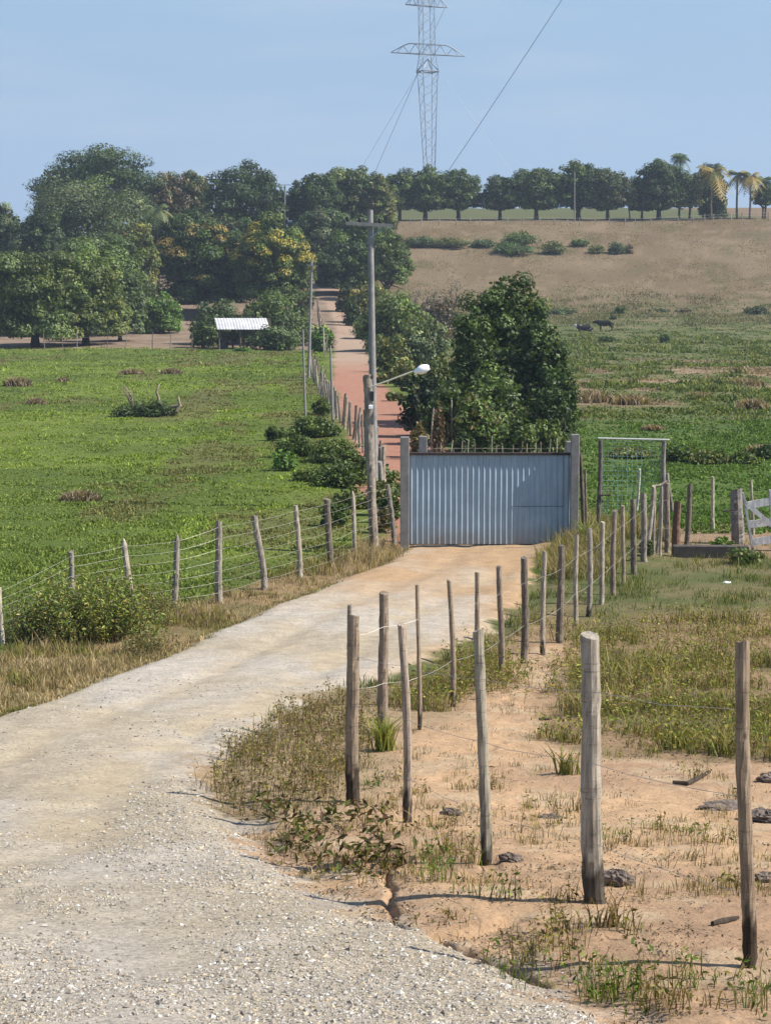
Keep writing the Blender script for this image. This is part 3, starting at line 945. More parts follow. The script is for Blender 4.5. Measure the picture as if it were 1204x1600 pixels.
# ------------------------------------------------------------------ fence posts and fences
def post_mesh(h, r, seed, lean=(0, 0), tint=(1, 1, 1), darkbase=0.0, bury=.3, sides=12, pointed=False, bend=.012):
    rg = np.random.default_rng(seed)
    m = max(8, int(h * 11)) if h > 1 and r > .03 else 8
    z = np.concatenate([[-bury], np.linspace(0, .36, 8)[:-1], np.linspace(.36, h, m)]) if h > .9 else np.concatenate([[-bury], np.linspace(0, h, m)])
    a = np.linspace(0, 2 * np.pi, sides, endpoint=False)
    ph = rg.uniform(0, 6.28, 4)
    k = 1 + .03 * np.sin(z[:, None] * 23 + ph[3] + 2 * a[None]) + .06 * np.sin(z[:, None] * 4.2 + ph[0] + a[None]) + .05 * np.sin(2 * a[None] + ph[1] + z[:, None] * 1.2) + rg.normal(0, .045, (len(z), sides))
    tap = 1.06 - .14 * np.clip(z / h, 0, 1)
    R = r * k * tap[:, None]
    cx = bend * np.sin(z * 2.6 / max(h, .5) * 1.4 + ph[2]) * (z > 0) + lean[0] * np.clip(z / h, -.2, 1)
    cy = bend * np.cos(z * 2.1 / max(h, .5) + ph[3]) * (z > 0) + lean[1] * np.clip(z / h, -.2, 1)
    P = np.stack([cx[:, None] + R * np.cos(a), cy[:, None] + R * np.sin(a), np.repeat(z[:, None], sides, 1)], -1)
    tilt = rg.uniform(-.35, .35, 2)
    P[-1, :, 2] += (P[-1, :, 0] - cx[-1]) * tilt[0] + (P[-1, :, 1] - cy[-1]) * tilt[1] + rg.normal(0, .004, sides)
    if pointed:
        P[-1, :, :2] = np.array([cx[-1], cy[-1]]) + (P[-1, :, :2] - np.array([cx[-1], cy[-1]])) * np.array([.45, .8])
    n = len(z)
    idx = np.arange(n * sides).reshape(n, sides)
    q = np.stack([idx[:-1], np.roll(idx[:-1], -1, 1), np.roll(idx[1:], -1, 1), idx[1:]], -1).reshape(-1, 4)
    V = np.concatenate([P.reshape(-1, 3), [[cx[-1], cy[-1], h + (.05 * (1 if pointed else 0)) + .004]]])
    t = np.stack([idx[-1], np.roll(idx[-1], -1), np.full(sides, n * sides)], -1)
    C = np.tile(np.array(tint, float), (n, sides, 1))
    if darkbase > 0:
        edge = darkbase + .05 * np.sin(3 * a + ph[0]) + .03 * np.sin(5 * a + ph[1])
        C *= np.where(P[:, :, 2] < edge[None] + .05, .22, 1.0)[..., None]
    C = np.concatenate([C.reshape(-1, 3), [np.array(tint) * .9]])
    return mesh_np('post', V, [q, t], C, M_WOOD, False)

def fence(name, label, specs, wires=(), group=None, wr=.003, sag=.02, cat='fence'):
    """specs: (px_base, py_base, px_top, py_top, width_px, options)"""
    pts = []
    for s in specs:
        pxb, pyb, pxt, pyt, wpx = s[:5]
        op = s[5] if len(s) > 5 else {}
        x, y, z = gz(pxb, pyb)
        h = CZ + tanv(pyt) * y - z
        r = wpx * y / F / 2
        pts.append((x, y, z, h, r, (xs(pxt, pyt) * y - x), op))
    x0, y0, z0 = pts[0][:3]
    root = thing(name, label, cat, (x0, y0, z0), group)
    for i, (x, y, z, h, r, lx, op) in enumerate(pts):
        me = post_mesh(h, r, hash_i(name, i), (lx, random.gauss(0, .02)), op.get('tint', (1, 1, 1)), op.get('dark', 0), sides=op.get('sides', 12), pointed=op.get('pointed', False), bend=op.get('bend', .012))
        o = link('post', me, root, (x - x0, y - y0, z - z0))
        if 'label' in op: o['label'] = op['label']
    for wf in wires:
        mb = MB()
        L = []
        for i, (x, y, z, h, r, lx, op) in enumerate(pts):
            f = wf / 1.5
            p = np.array([x + lx * f - x0, y - y0 - r * .9, z - z0 + h * f])
            L.append(p)
        P = []
        for a_, b_ in zip(L[:-1], L[1:]):
            for t_ in np.linspace(0, 1, 5)[:-1]:
                q = a_ + (b_ - a_) * t_
                q = q - np.array([0, 0, sag * 4 * t_ * (1 - t_) * random.uniform(.5, 1.3)])
                P.append(q)
        P.append(L[-1])
        mb.tube(P, wr, 4, (.5, .5, .5))
        link('wire', mb.mesh('wire', M_WIRE), root)
    return root, pts

def hash_i(s, i):
    return (sum(ord(c) * (j + 1) for j, c in enumerate(s)) * 31 + i * 977) % 100003

PALE = (1.25, 1.22, 1.15)
DK = (.62, .58, .55)
WARM = (1.05, .95, .82)
fence('wire_fence', 'fence of five rough wooden posts crossing the sandy earth nearest the viewer', [
    (1167, 1510, 1163, 1005, 23, {'dark': .22, 'tint': (.88, .76, .64), 'label': 'round brown post with dark wet foot at right edge'}),
    (930, 1410, 919, 993, 32, {'dark': .17, 'tint': (1.15, 1.14, 1.1), 'bend': .01, 'label': 'thickest pale grey post with crackled surface'}),
    (757, 1348, 749, 985, 18, {'dark': .12, 'tint': (1.0, 1.02, .95)}),
    (636, 1285, 628, 977, 14, {'dark': .2, 'tint': (1.15, 1.05, .98), 'bend': .02}),
    (553, 1250, 550, 962, 20, {'dark': .24, 'tint': (.9, .8, .7)})], (.35, .8, 1.2), wr=.0016)
fence('wire_fence', 'long fence of thin wooden posts running from foreground corner to beside the metal gate', [
    (548, 1150, 548, 945, 9), (600, 1145, 598, 927, 16, {'tint': (.92, .82, .74)}), (654, 1140, 653, 914, 7, {'tint': WARM, 'dark': .18}), (707, 1105, 702, 906, 9, {'tint': WARM, 'dark': .14, 'bend': .02}),
    (748, 1090, 744, 895, 8, {'tint': WARM}), (781, 1065, 781, 884, 9, {'tint': (.85, .75, .68), 'bend': .02}), (818, 1036, 819, 871, 11, {'tint': DK}),
    (848, 1022, 849, 862, 8, {'tint': PALE, 'dark': .15}), (874, 1004, 876, 853, 12, {'tint': DK}), (898, 978, 901, 835, 7, {'tint': PALE}), (919, 963, 922, 826, 9, {'dark': .12}),
    (938, 945, 941, 815, 8, {'tint': PALE}), (957, 930, 959, 798, 8, {'tint': (.9, .8, .75)}), (972, 915, 973, 790, 6, {'tint': WARM}), (989, 897, 989, 780, 9, {'tint': DK}),
    (1006, 878, 1004, 771, 10, {'tint': (.9, .86, .84)}), (1011, 868, 1020, 760, 6, {'tint': PALE}), (1026, 864, 1033, 756, 5, {'tint': PALE}), (1043, 863, 1040, 755, 9, {'tint': (.8, .75, .7)})], (.55, 1.15), wr=.002)
mb = MB()
x, y, z = gz(1015, 866)
fence('wire_fence', 'seven strand wire fence of leaning grey posts between gravel road and left pasture', [
    (3, 1012, 0, 918, 8, {'tint': (1.6, 1.6, 1.55)}), (115, 975, 110, 862, 9), (208, 962, 194, 845, 10, {'pointed': True, 'tint': PALE}), (272, 950, 277, 838, 10, {'pointed': True}),
    (343, 942, 341, 815, 11), (412, 921, 400, 805, 10, {'bend': .03}), (469, 905, 462, 790, 8, {'tint': PALE}), (518, 889, 510, 780, 10, {'tint': DK}), (555, 868, 550, 770, 7, {'tint': PALE, 'pointed': True}),
    (583, 862, 580, 760, 6, {'tint': DK}), (616, 851, 606, 757, 8, {'tint': (.8, .8, .85)})], (.2, .4, .6, .8, 1.0, 1.2, 1.4), wr=.0023, sag=.018)

# fence along the left side of the red track
def world_fence(name, label, path, step, h, r, wires=(), group=None, tints=((1, 1, 1),), lean=.08, wr=.004, hv=.1, cat='fence', sides=8):
    path = np.array(path, float)
    L = np.concatenate([[0], np.cumsum(np.hypot(*np.diff(path, axis=0).T))])
    n = max(2, int(L[-1] / step) + 1)
    s = np.linspace(0, L[-1], n) + np.concatenate([[0], rng.normal(0, step * .12, n - 2), [0]])
    X, Y = np.interp(s, L, path[:, 0]), np.interp(s, L, path[:, 1])
    Z = H(X, Y)
    root = thing(name, label, cat, (X[0], Y[0], Z[0]), group)
    hs = h * np.exp(rng.normal(0, hv, n))
    tops = []
    for i in range(n):
        ln = (random.gauss(0, lean), random.gauss(0, lean))
        link('post', post_mesh(hs[i], r * random.uniform(.7, 1.3), hash_i(name + label, i), ln, tints[i % len(tints)], sides=sides, bend=.02),
             root, (X[i] - X[0], Y[i] - Y[0], Z[i] - Z[0]))
        tops.append((X[i] - X[0], Y[i] - Y[0], Z[i] - Z[0]))
    for wf in wires:
        mb = MB()
        mb.tube(np.array(tops) + np.array([0, -r, h * wf]), wr, 4)
        link('wire', mb.mesh('wire', M_WIRE), root)
    return root
world_fence('wire_fence', 'crooked post fence lining the left side of the red dirt track', gp([(603, 805), (594, 775), (586, 748), (577, 727), (568, 710), (558, 694), (548, 682), (538, 670), (527, 656), (516, 642), (507, 630), (498, 614), (491, 598), (487, 585), (486, 572)]),
            2.1, 1.55, .055, (.3, .55, .8), tints=((1, 1, 1), PALE, DK, (.8, .78, .76)), lean=.14)
world_fence('wire_fence', 'farther line of grey posts climbing beside the track past the green bush', gp([(507, 556), (503, 538), (500, 524), (499, 510), (497, 497)]), 3.0, 2.3, .08, (.5,), tints=((1, 1, 1), PALE), lean=.1)
world_fence('wire_fence', 'row of thin pale sticks standing just behind the metal gate', [(xs(px, 700) * 61, 61) for px in (655, 760, 900)], .22, 1.45, .016, (.7, .9), tints=(PALE, (1.5, 1.5, 1.4), (1, .9, .8)), lean=.06, hv=.08, sides=6)
world_fence('wire_fence', 'few tall pale stakes among the shrubs right of the track', [(xs(px, 640) * 76, 76) for px in (672, 745)], .62, 2.1, .03, (), tints=((1.5, 1.5, 1.4), PALE), lean=.1, sides=6)
world_fence('wire_fence', 'hilltop fence of small posts below the row of round trees', [(xs(px, 345) * 364, 364) for px in (640, 1000)] + [(xs(1240, 340) * 372, 372)], 2.6, 1.4, .09, (.6, .95), tints=((1, 1, 1), PALE), wr=.012, sides=6)
world_fence('wire_fence', 'sparse thin grey posts at the far edge of left pasture', [(xs(70, 545) * 203, 203), (xs(300, 545) * 203, 203)], 2.2, 1.7, .045, (.7,), tints=((1, 1, 1), DK), wr=.006, sides=6)

# corner posts and sticks right of the metal gate, one thing each
def lone_post(label, spec, name='post', cat='post', group=None):
    pxb, pyb, pxt, pyt, wpx = spec[:5]
    op = spec[5] if len(spec) > 5 else {}
    x, y, z = gz(pxb, pyb)
    h = CZ + tanv(pyt) * y - z
    me = post_mesh(h, wpx * y / F / 2, hash_i(label, 1), (xs(pxt, pyt) * y - x, 0), op.get('tint', (1, 1, 1)), op.get('dark', 0), bend=op.get('bend', .012))
    o = link(name, me, None, (x, y, z))
    return tag(o, label, cat, group)
lone_post('dark post leaning right with light right edge behind low wall', (1072, 858, 1077, 757, 8, {'tint': DK}))
lone_post('pale slim stake standing alone left of the thick gate post', (1114, 830, 1112, 745, 5, {'tint': (1.6, 1.6, 1.5)}))
lone_post('slim stake behind the white rail gate', (1175, 835, 1173, 750, 5, {'tint': PALE}))
lone_post('leaning slim post just right of the metal frame', (1049, 800, 1042, 740, 6, {'tint': (.8, .8, .8)}))
lone_post('short thick reddish brown post beside the left end of low wall', (1056, 860, 1057, 785, 13, {'tint': (.6, .42, .36)}))
lone_post('thick weathered grey post carrying the white rail gate', (1152, 850, 1149, 766, 21, {'tint': (.8, .82, .86), 'bend': .005}), 'gate_post', 'gate post')
lone_post('white bent stick leaning inside the netted metal frame', (994, 800, 999, 733, 4, {'tint': (1.8, 1.9, 1.8)}))
lone_post('tall dark thin post right behind the metal gate edge', (911, 842, 906, 708, 6, {'tint': (.45, .42, .4)}))
lone_post('thin brown stick between metal gate and netted frame', (917, 850, 914, 735, 4, {'tint': (.7, .6, .5)}))

# horizontal rail on top of the three close posts: belongs with a small stile
def rail_piece():
    x0, y0, z0 = gz(1020, 866)
    r = thing('hurdle', 'narrow hurdle with slanting pale top rail beside the post line', 'hurdle', (x0, y0, z0))
    h0 = CZ + tanv(760) * y0 - z0
    x1 = xs(1042, 755) * y0 - x0
    mb = MB(); mb.tube([(-.05, 0, h0), (x1 * .5, 0, h0 + .03), (x1, 0, h0 + .12)], .028, 8, (1.5, 1.4, 1.2))
    link('top_rail', mb.mesh('top_rail', M_WOOD), r)
    for t_ in (0.05, .55):
        link('upright', post_mesh(h0 - .02, .03, 5 + int(t_ * 10), (0, 0), PALE), r, (x1 * t_, .02, 0))
rail_piece()

# ------------------------------------------------------------------ sheet metal gate with concrete posts
GY = 44.7
gx0, gx1 = xs(637, 855) * GY, xs(893, 855) * GY
gzb = hz((gx0 + gx1) / 2, GY) + .03
gzt = CZ + tanv(709) * GY
def metal_gate():
    root = thing('metal_gate', 'wide blue grey corrugated sheet metal gate closing the road', 'gate', (gx0, GY, gzb))
    W, Hh = gx1 - gx0, gzt - gzb
    mb = MB()
    pitch, d = .1305, .028
    xsn, ysn = [], []
    x = 0.0
    while x < W:
        for fx, fy in ((0, 0), (.45, 0), (.53, -d), (.60, -d)):
            if x + fx * pitch < W:
                xsn.append(x + fx * pitch); ysn.append(fy)
        x += pitch
    xsn.append(W); ysn.append(0)
    xsn, ysn = np.array(xsn), np.array(ysn)
    zs_ = np.linspace(0, Hh - .03, 9)
    V, Q = [], []
    nx = len(xsn)
    for k, zz in enumerate(zs_):
        wob = .004 * np.sin(xsn * 3 + k)
        V += list(zip(xsn, ysn + wob, np.full(nx, zz)))
    off = len(V)
    V += [(a, b + .004, c) for a, b, c in V]
    for s_ in (0, off):
        for k in range(8):
            for i in range(nx - 1):
                a = s_ + k * nx + i
                Q.append((a, a + 1, a + 1 + nx, a + nx) if s_ == 0 else (a, a + nx, a + 1 + nx, a + 1))
    mb.add(V, [Q], (.5, .5, .5))
    link('sheet_panel', mb.mesh('sheet_panel', M_SHEET), root)
    mb = MB(); mb.box(-.02, W + .02, -.068, .05, Hh - .03, Hh + .03, (.35, .3, .3), .005)
    link('top_rail', mb.mesh('top_rail', M_RUST), root)
    mb = MB(); mb.box(0, W, .012, .05, -.02, .03, (.5, .5, .5))
    link('bottom_rail', mb.mesh('bottom_rail', M_RUST), root)
    for xx in (-.035, W - .02):
        mb = MB(); mb.box(xx, xx + .055, .008, .055, 0, Hh - .031, (.5, .5, .5))
        link('side_stile', mb.mesh('side_stile', M_RUST), root)
    # dented seam of the patch sheet near the right end
    mb = MB(); P = [(W * .63 + i * .045, -.034 - .003 * random.random(), Hh * .42 + random.gauss(0, .004)) for i in range(28)]
    mb.tube(P, .005, 4, (.25, .25, .3))
    link('seam', mb.mesh('seam', M_RUST), root)
metal_gate()
def conc_post(label, pxa, pxb, pyt, y, depth, zb, back=False):
    xa, xb = xs(pxa, pyt) * y, xs(pxb, pyt) * y
    zt = CZ + tanv(pyt) * y
    mb = MB()
    mb.box(-(xb - xa) / 2, (xb - xa) / 2, 0, depth, -.3, zt - zb, (.5, .5, .5), .012)
    o = link('concrete_post', mb.mesh('concrete_post', M_CONC), None, ((xa + xb) / 2, y, zb))
    tag(o, label, 'post')
conc_post('square grey concrete post at left end of the metal gate', 625, 639, 683, GY - .26, .20, gzb)
conc_post('square concrete post showing its top behind left end of gate', 654, 667, 682, GY + 1.3, .2, gzb)
conc_post('tall square concrete post at right end of the metal gate', 892, 905, 679, GY - .22, .19, gzb)
conc_post('short concrete post tip behind right end of the metal gate', 884, 894, 690, GY + .6, .2, gzb)

# ------------------------------------------------------------------ netted frame, low wall, white rail gate
def net_frame():
    y = 46.5
    xa, xb = xs(936, 690) * y, xs(1038, 690) * y
    zb = hz(xa, y)
    zt = CZ + tanv(686) * y
    root = thing('netted_frame', 'tall wooden frame with top pipe and green wire netting beside metal gate', 'frame', (xa, y, zb))
    W, Hh = xb - xa, zt - zb
    link('frame_post', post_mesh(Hh - .03, .055, 91, (.02, 0), (.5, .5, .52)), root)
    link('frame_post', post_mesh(Hh - .05, .055, 92, (-.02, 0), (.85, .85, .9)), root, (W, 0, 0))
    mb = MB(); mb.tube([(-.04, 0, Hh + .02), (W + .12, 0, Hh - .02)], .022, 8)
    link('top_pipe', mb.mesh('top_pipe', M_PIPE), root)
    mb = MB()
    for i in range(13):
        xx = .1 + i * (W - .2) / 12
        mb.tube([(xx, .02, .5), (xx + .01, .03, Hh * .6), (xx, .02, Hh - .02)], .0038, 4)
    for k in range(16):
        zz = .5 + k * (Hh - .55) / 15
        mb.tube([(.06, .02, zz), (W * .5, .035, zz - .02), (W - .06, .02, zz)], .0038, 4)
    link('netting', mb.mesh('netting', M_NET), root)
    mb = MB(); mb.tube([(.04, -.06, Hh * .42), (.28, -.07, Hh * .425)], .02, 6, (.5, .5, .5))
    link('latch', mb.mesh('latch', M_RUST), root)
    mb = MB(); mb.tube([(-.02 + W, -.06, Hh * .55), (.06 + W, -.065, Hh * .55), (W + .07, .05, Hh * .55), (W - .07, .05, Hh * .55), (W - .07, -.06, Hh * .55)], .012, 6)
    link('band', mb.mesh('band', M_RUST), root)
net_frame()

def low_wall():
    xa, ya, za = gz(1048, 868)
    xb = xs(1166, 880) * ya
    W = xb - xa
    mb = MB()
    mb.box(0, W, 0, .22, -.3, .26, (.2, .18, .17), .02)  # whole wall tinted evenly dark
    o = link('low_wall', mb.mesh('low_wall', M_CONC), None, (xa, ya - .2, za), (0, 0, -.05))
    tag(o, 'low dark concrete wall between post line and white rail gate', 'wall')
low_wall()

def rail_gate():
    y = 44.0
    def P(px, py, dy=0):
        return np.array([xs(px, py) * y, y + dy, CZ + tanv(py) * y])
    o0 = P(1178, 875)
    root = thing('rail_gate', 'whitish wooden rail gate hanging ajar from the thick grey post', 'gate', tuple(o0))
    def br(nm, a, b, w_, t_, dy, tint=(1.08, 1.08, 1.1)):
        mb = MB(); mb.bar(P(*a, dy) - o0, P(*b, dy) - o0, t_, w_, tint)
        link(nm, mb.mesh(nm, M_BOARD), root)
    br('hinge_stile', (1160, 770), (1178, 876), .11, .05, 0, (.8, .8, .83))
    for i, (a, b) in enumerate((((1162, 791), (1290, 768)), ((1168, 820), (1290, 806)), ((1172, 848), (1290, 830)), ((1176, 871), (1290, 858)))):
        br('rail', a, b, .17, .03, .045 + i * .002)
    br('brace', (1164, 786), (1240, 850), .11, .03, -.045, (1, .98, .98))
    br('centre_stile', (1203, 766), (1210, 866), .12, .03, .085)
    br('end_stile', (1288, 750), (1290, 868), .12, .05, 0)
    mb = MB()
    c_ = P(1152, 806) - o0
    a = np.linspace(0, 2 * np.pi, 15)
    mb.tube(np.stack([c_[0] + .18 * np.cos(a), c_[1] + 1.0 + .18 * np.sin(a), np.full(15, c_[2])], 1), .012, 6)
    link('wire_loop', mb.mesh('wire_loop', M_RUST), root)
rail_gate()

def scrap(label, px, py, w_, h_, name='plastic_bag', cat='litter'):
    x, y, z = gz(px, py)
    rg = np.random.default_rng(int(px))
    nu, nv = (14, 8) if cat == 'litter' else (26, 14)
    V = []
    ph0 = rg.uniform(0, 6)
    for j in range(nv + 1):
        for i in range(nu):
            th, a = math.pi * j / nv, 2 * math.pi * i / nu
            r = 1 + rg.normal(0, .14) + .2 * math.sin(3 * a + j) if cat == 'litter' else 1 + rg.normal(0, .09) + .16 * math.sin(2 * a + ph0) * math.sin(th) + .12 * math.sin(5 * a + 3 * th + ph0)
            V.append((w_ / 2 * r * math.sin(th) * math.cos(a), w_ / 2.6 * r * math.sin(th) * math.sin(a), max(0, h_ / 2 + h_ / 2 * r * math.cos(th))))
    Q = [(j * nu + i, j * nu + (i + 1) % nu, (j + 1) * nu + (i + 1) % nu, (j + 1) * nu + i) for j in range(nv) for i in range(nu)]
    mb = MB(); mb.add(V, [Q])
    return tag(link(name, mb.mesh(name, M_WHITE if cat == 'litter' else M_CLOD), None, (x, y, z - .01), (0, 0, rg.uniform(-.6, .6))), label, cat)
scrap('crumpled white plastic bag lying between the posts near the netted frame', 948, 894, .2, .12)
scrap('small flat white scrap lying on green grass below the low wall', 1135, 911, .16, .035)
for lb, px, py, w_, h_ in (('dark grey lump just right of the thickest post', 962, 1385, .19, .10), ('flat dark lump left of the thickest post', 858, 1280, .18, .05),
                           ('broad dark lump at right edge under the weeds', 1198, 1282, .32, .10), ('dark lumpy pile at right edge, higher up', 1202, 1220, .24, .09),
                           ('dark ragged crust between thickest post and right post', 1128, 1262, .40, .06), ('low greyish crust left of the middle post', 705, 1272, .17, .05),
                           ('small dark lump low at right edge', 1200, 1375, .2, .07),
                           ('dark clump right of the middle post foot', 796, 1348, .14, .07)):
    scrap(lb, px, py, w_, h_, 'dirt_clod', 'clod')
def stick(label, pts, r):
    P = [np.array(gz(*p)) + np.array([0, 0, r * .9]) for p in pts]
    o0 = P[0]
    mb = MB(); mb.tube([p - o0 for p in P], [r * .7] + [r] * (len(P) - 2) + [r * .6], 7, (.7, .65, .62))
    tag(link('fallen_branch', mb.mesh('fallen_branch', M_BARK), None, tuple(o0)), label, 'branch')
stick('charred stick lying left of the right edge post', [(1112, 1452), (1130, 1446), (1152, 1440)], .018)
stick('dark bent branch on the sand behind the thickest post', [(1050, 1226), (1072, 1227), (1088, 1220), (1108, 1208)], .022)
stick('thin grey stick lying across sand before the long post line', [(842, 1127), (858, 1126), (872, 1122)], .02)

# ------------------------------------------------------------------ lamp, poles, tower
def street_lamp():
    x, y, z = gz(584, 861)
    Hh = CZ + tanv(586) * y - z
    tx = xs(574, 586) * y - x
    root = thing('street_lamp', 'leaning old grey pole with a white lamp on a slanting arm', 'street lamp', (x, y, z))
    link('pole', post_mesh(Hh, .105, 501, (tx, 0), (.95, .95, .95), bend=.004, bury=.5, sides=14), root)
    def P(px, py, dy=0):
        return np.array([xs(px, py) * y - x, dy, CZ + tanv(py) * y - z])
    mb = MB(); mb.tube([P(577, 606, -.1), P(585, 602, -.12), P(610, 593, -.14), P(646, 579, -.16)], .018, 8, (.6, .6, .5))
    link('arm', mb.mesh('arm', M_PIPE), root)
    a, b = P(646, 581, -.16), P(670, 573, -.18)
    t_ = np.linspace(0, 1, 9)
    mb = MB(); mb.tube(a + (b - a) * t_[:, None], .012 + .095 * np.sin(np.pi * np.clip(t_ * .72 + .14, 0, 1)) ** .8 * np.array([.45, .6, .8, .95, 1, 1, 1, .97, .75]), 14, (.6, .6, .6))
    h_ = link('lamp_head', mb.mesh('lamp_head', M_WHITE, True), root)
    mb = MB(); mb.tube(a + (b - a) * np.linspace(.1, .55, 5)[:, None] + np.array([0, 0, .085]), [.01, .035, .04, .035, .01], 10)
    link('lamp_cap', mb.mesh('lamp_cap', M_DARK), h_)
    c = P(579, 615, -.13)
    mb = MB(); mb.box(c[0] - .005, c[0] + .075, c[1] - .03, c[1] + .04, c[2] - .16, c[2] + .06, (.5, .5, .5), .008)
    link('ballast_box', mb.mesh('ballast_box', M_DARK), root)
    c = P(578, 635, -.13)
    mb = MB(); mb.box(c[0] - .035, c[0] + .06, c[1] - .03, c[1] + .03, c[2] - .05, c[2] + .04, (.6, .6, .6), .008)
    link('bracket', mb.mesh('bracket', M_WHITE), root)
    for dx, dz in ((-.05, 590), (.09, 588)):
        c = P(574, dz, 0)
        mb = MB(); mb.tube([c + (dx, -.02, -.05), c + (dx, -.02, .0), c + (dx, -.02, .05), c + (dx, -.02, .07)], [.03, .045, .035, .01], 10)
        link('insulator', mb.mesh('insulator', M_DARK), root)
street_lamp()

def util_pole(label, pxb, pyb, pxt, pyt, r, arm=None, mat_conc=True, Y=None, group=None, insul=True):
    if Y is None:
        x, y, z = gz(pxb, pyb)
    else:
        x, y = xs(pxb, pyb) * Y, Y
        z = hz(x, y)
    Hh = CZ + tanv(pyt) * y - z
    lx = xs(pxt, pyt) * y - x
    root = thing('utility_pole', label, 'utility pole', (x, y, z), group)
    mb = MB()
    n = 9
    zz = np.linspace(-.5, Hh, n)
    mb.tube(np.stack([lx * zz / Hh, 0 * zz, zz], 1), np.linspace(r * 1.2, r * .8, n), 14, (.58, .58, .58))
    link('pole', mb.mesh('pole', M_CONC, False), root)
    if arm:
        pa, pb, pya, pyb2 = arm
        za, zb2 = CZ + tanv(pya) * y - z, CZ + tanv(pyb2) * y - z
        xa, xb = xs(pa, pya) * y - x, xs(pb, pyb2) * y - x
        mb = MB(); mb.bar((xa, -r * 1.1, za), (xb, -r * 1.1, zb2), .09, .10, (.6, .6, .6))
        link('crossarm', mb.mesh('crossarm', M_CONC), root)
        if insul:
            for s_ in (1,):
                mb = MB(); mb.bar((lx, -r * 1.0, za - .42), (lx + (xb - lx) * .55, -r * 1.2, zb2 - .06), .035, .035)
                link('brace', mb.mesh('brace', M_STEEL), root)
            for t_ in (.04, .3, .72):
                xx, zz_ = xa + (xb - xa) * t_, za + (zb2 - za) * t_
                mb = MB(); mb.tube([(xx, -r, zz_ + .05), (xx, -r, zz_ + .09), (xx, -r, zz_ + .16), (xx, -r, zz_ + .2)], [.02, .05, .045, .02], 10, (.4, .4, .4))
                link('insulator', mb.mesh('insulator', M_DARK), root)
    return root
util_pole('tall grey utility pole with a crossarm near its top behind the lamp pole', 585, 795, 578, 328, .1, (540, 614, 349, 353))
util_pole('tall thin utility pole leaning beside the track left of the bushes', 482, 590, 487, 405, .1, (479, 496, 414, 416), insul=False)
util_pole('short thin grey pole standing at the edge of left pasture', 477, 652, 473, 515, .055)
util_pole('short slim pole beside the fence at the red track', 520, 665, 516, 540, .06)
util_pole('distant pale pole with crossarm in the gap between tree masses', 445, 400, 445, 290, .14, (437, 455, 289, 289), Y=335, insul=False)
util_pole('distant pale pole standing before the hilltop row of trees', 897, 347, 897, 268, .1, Y=368)

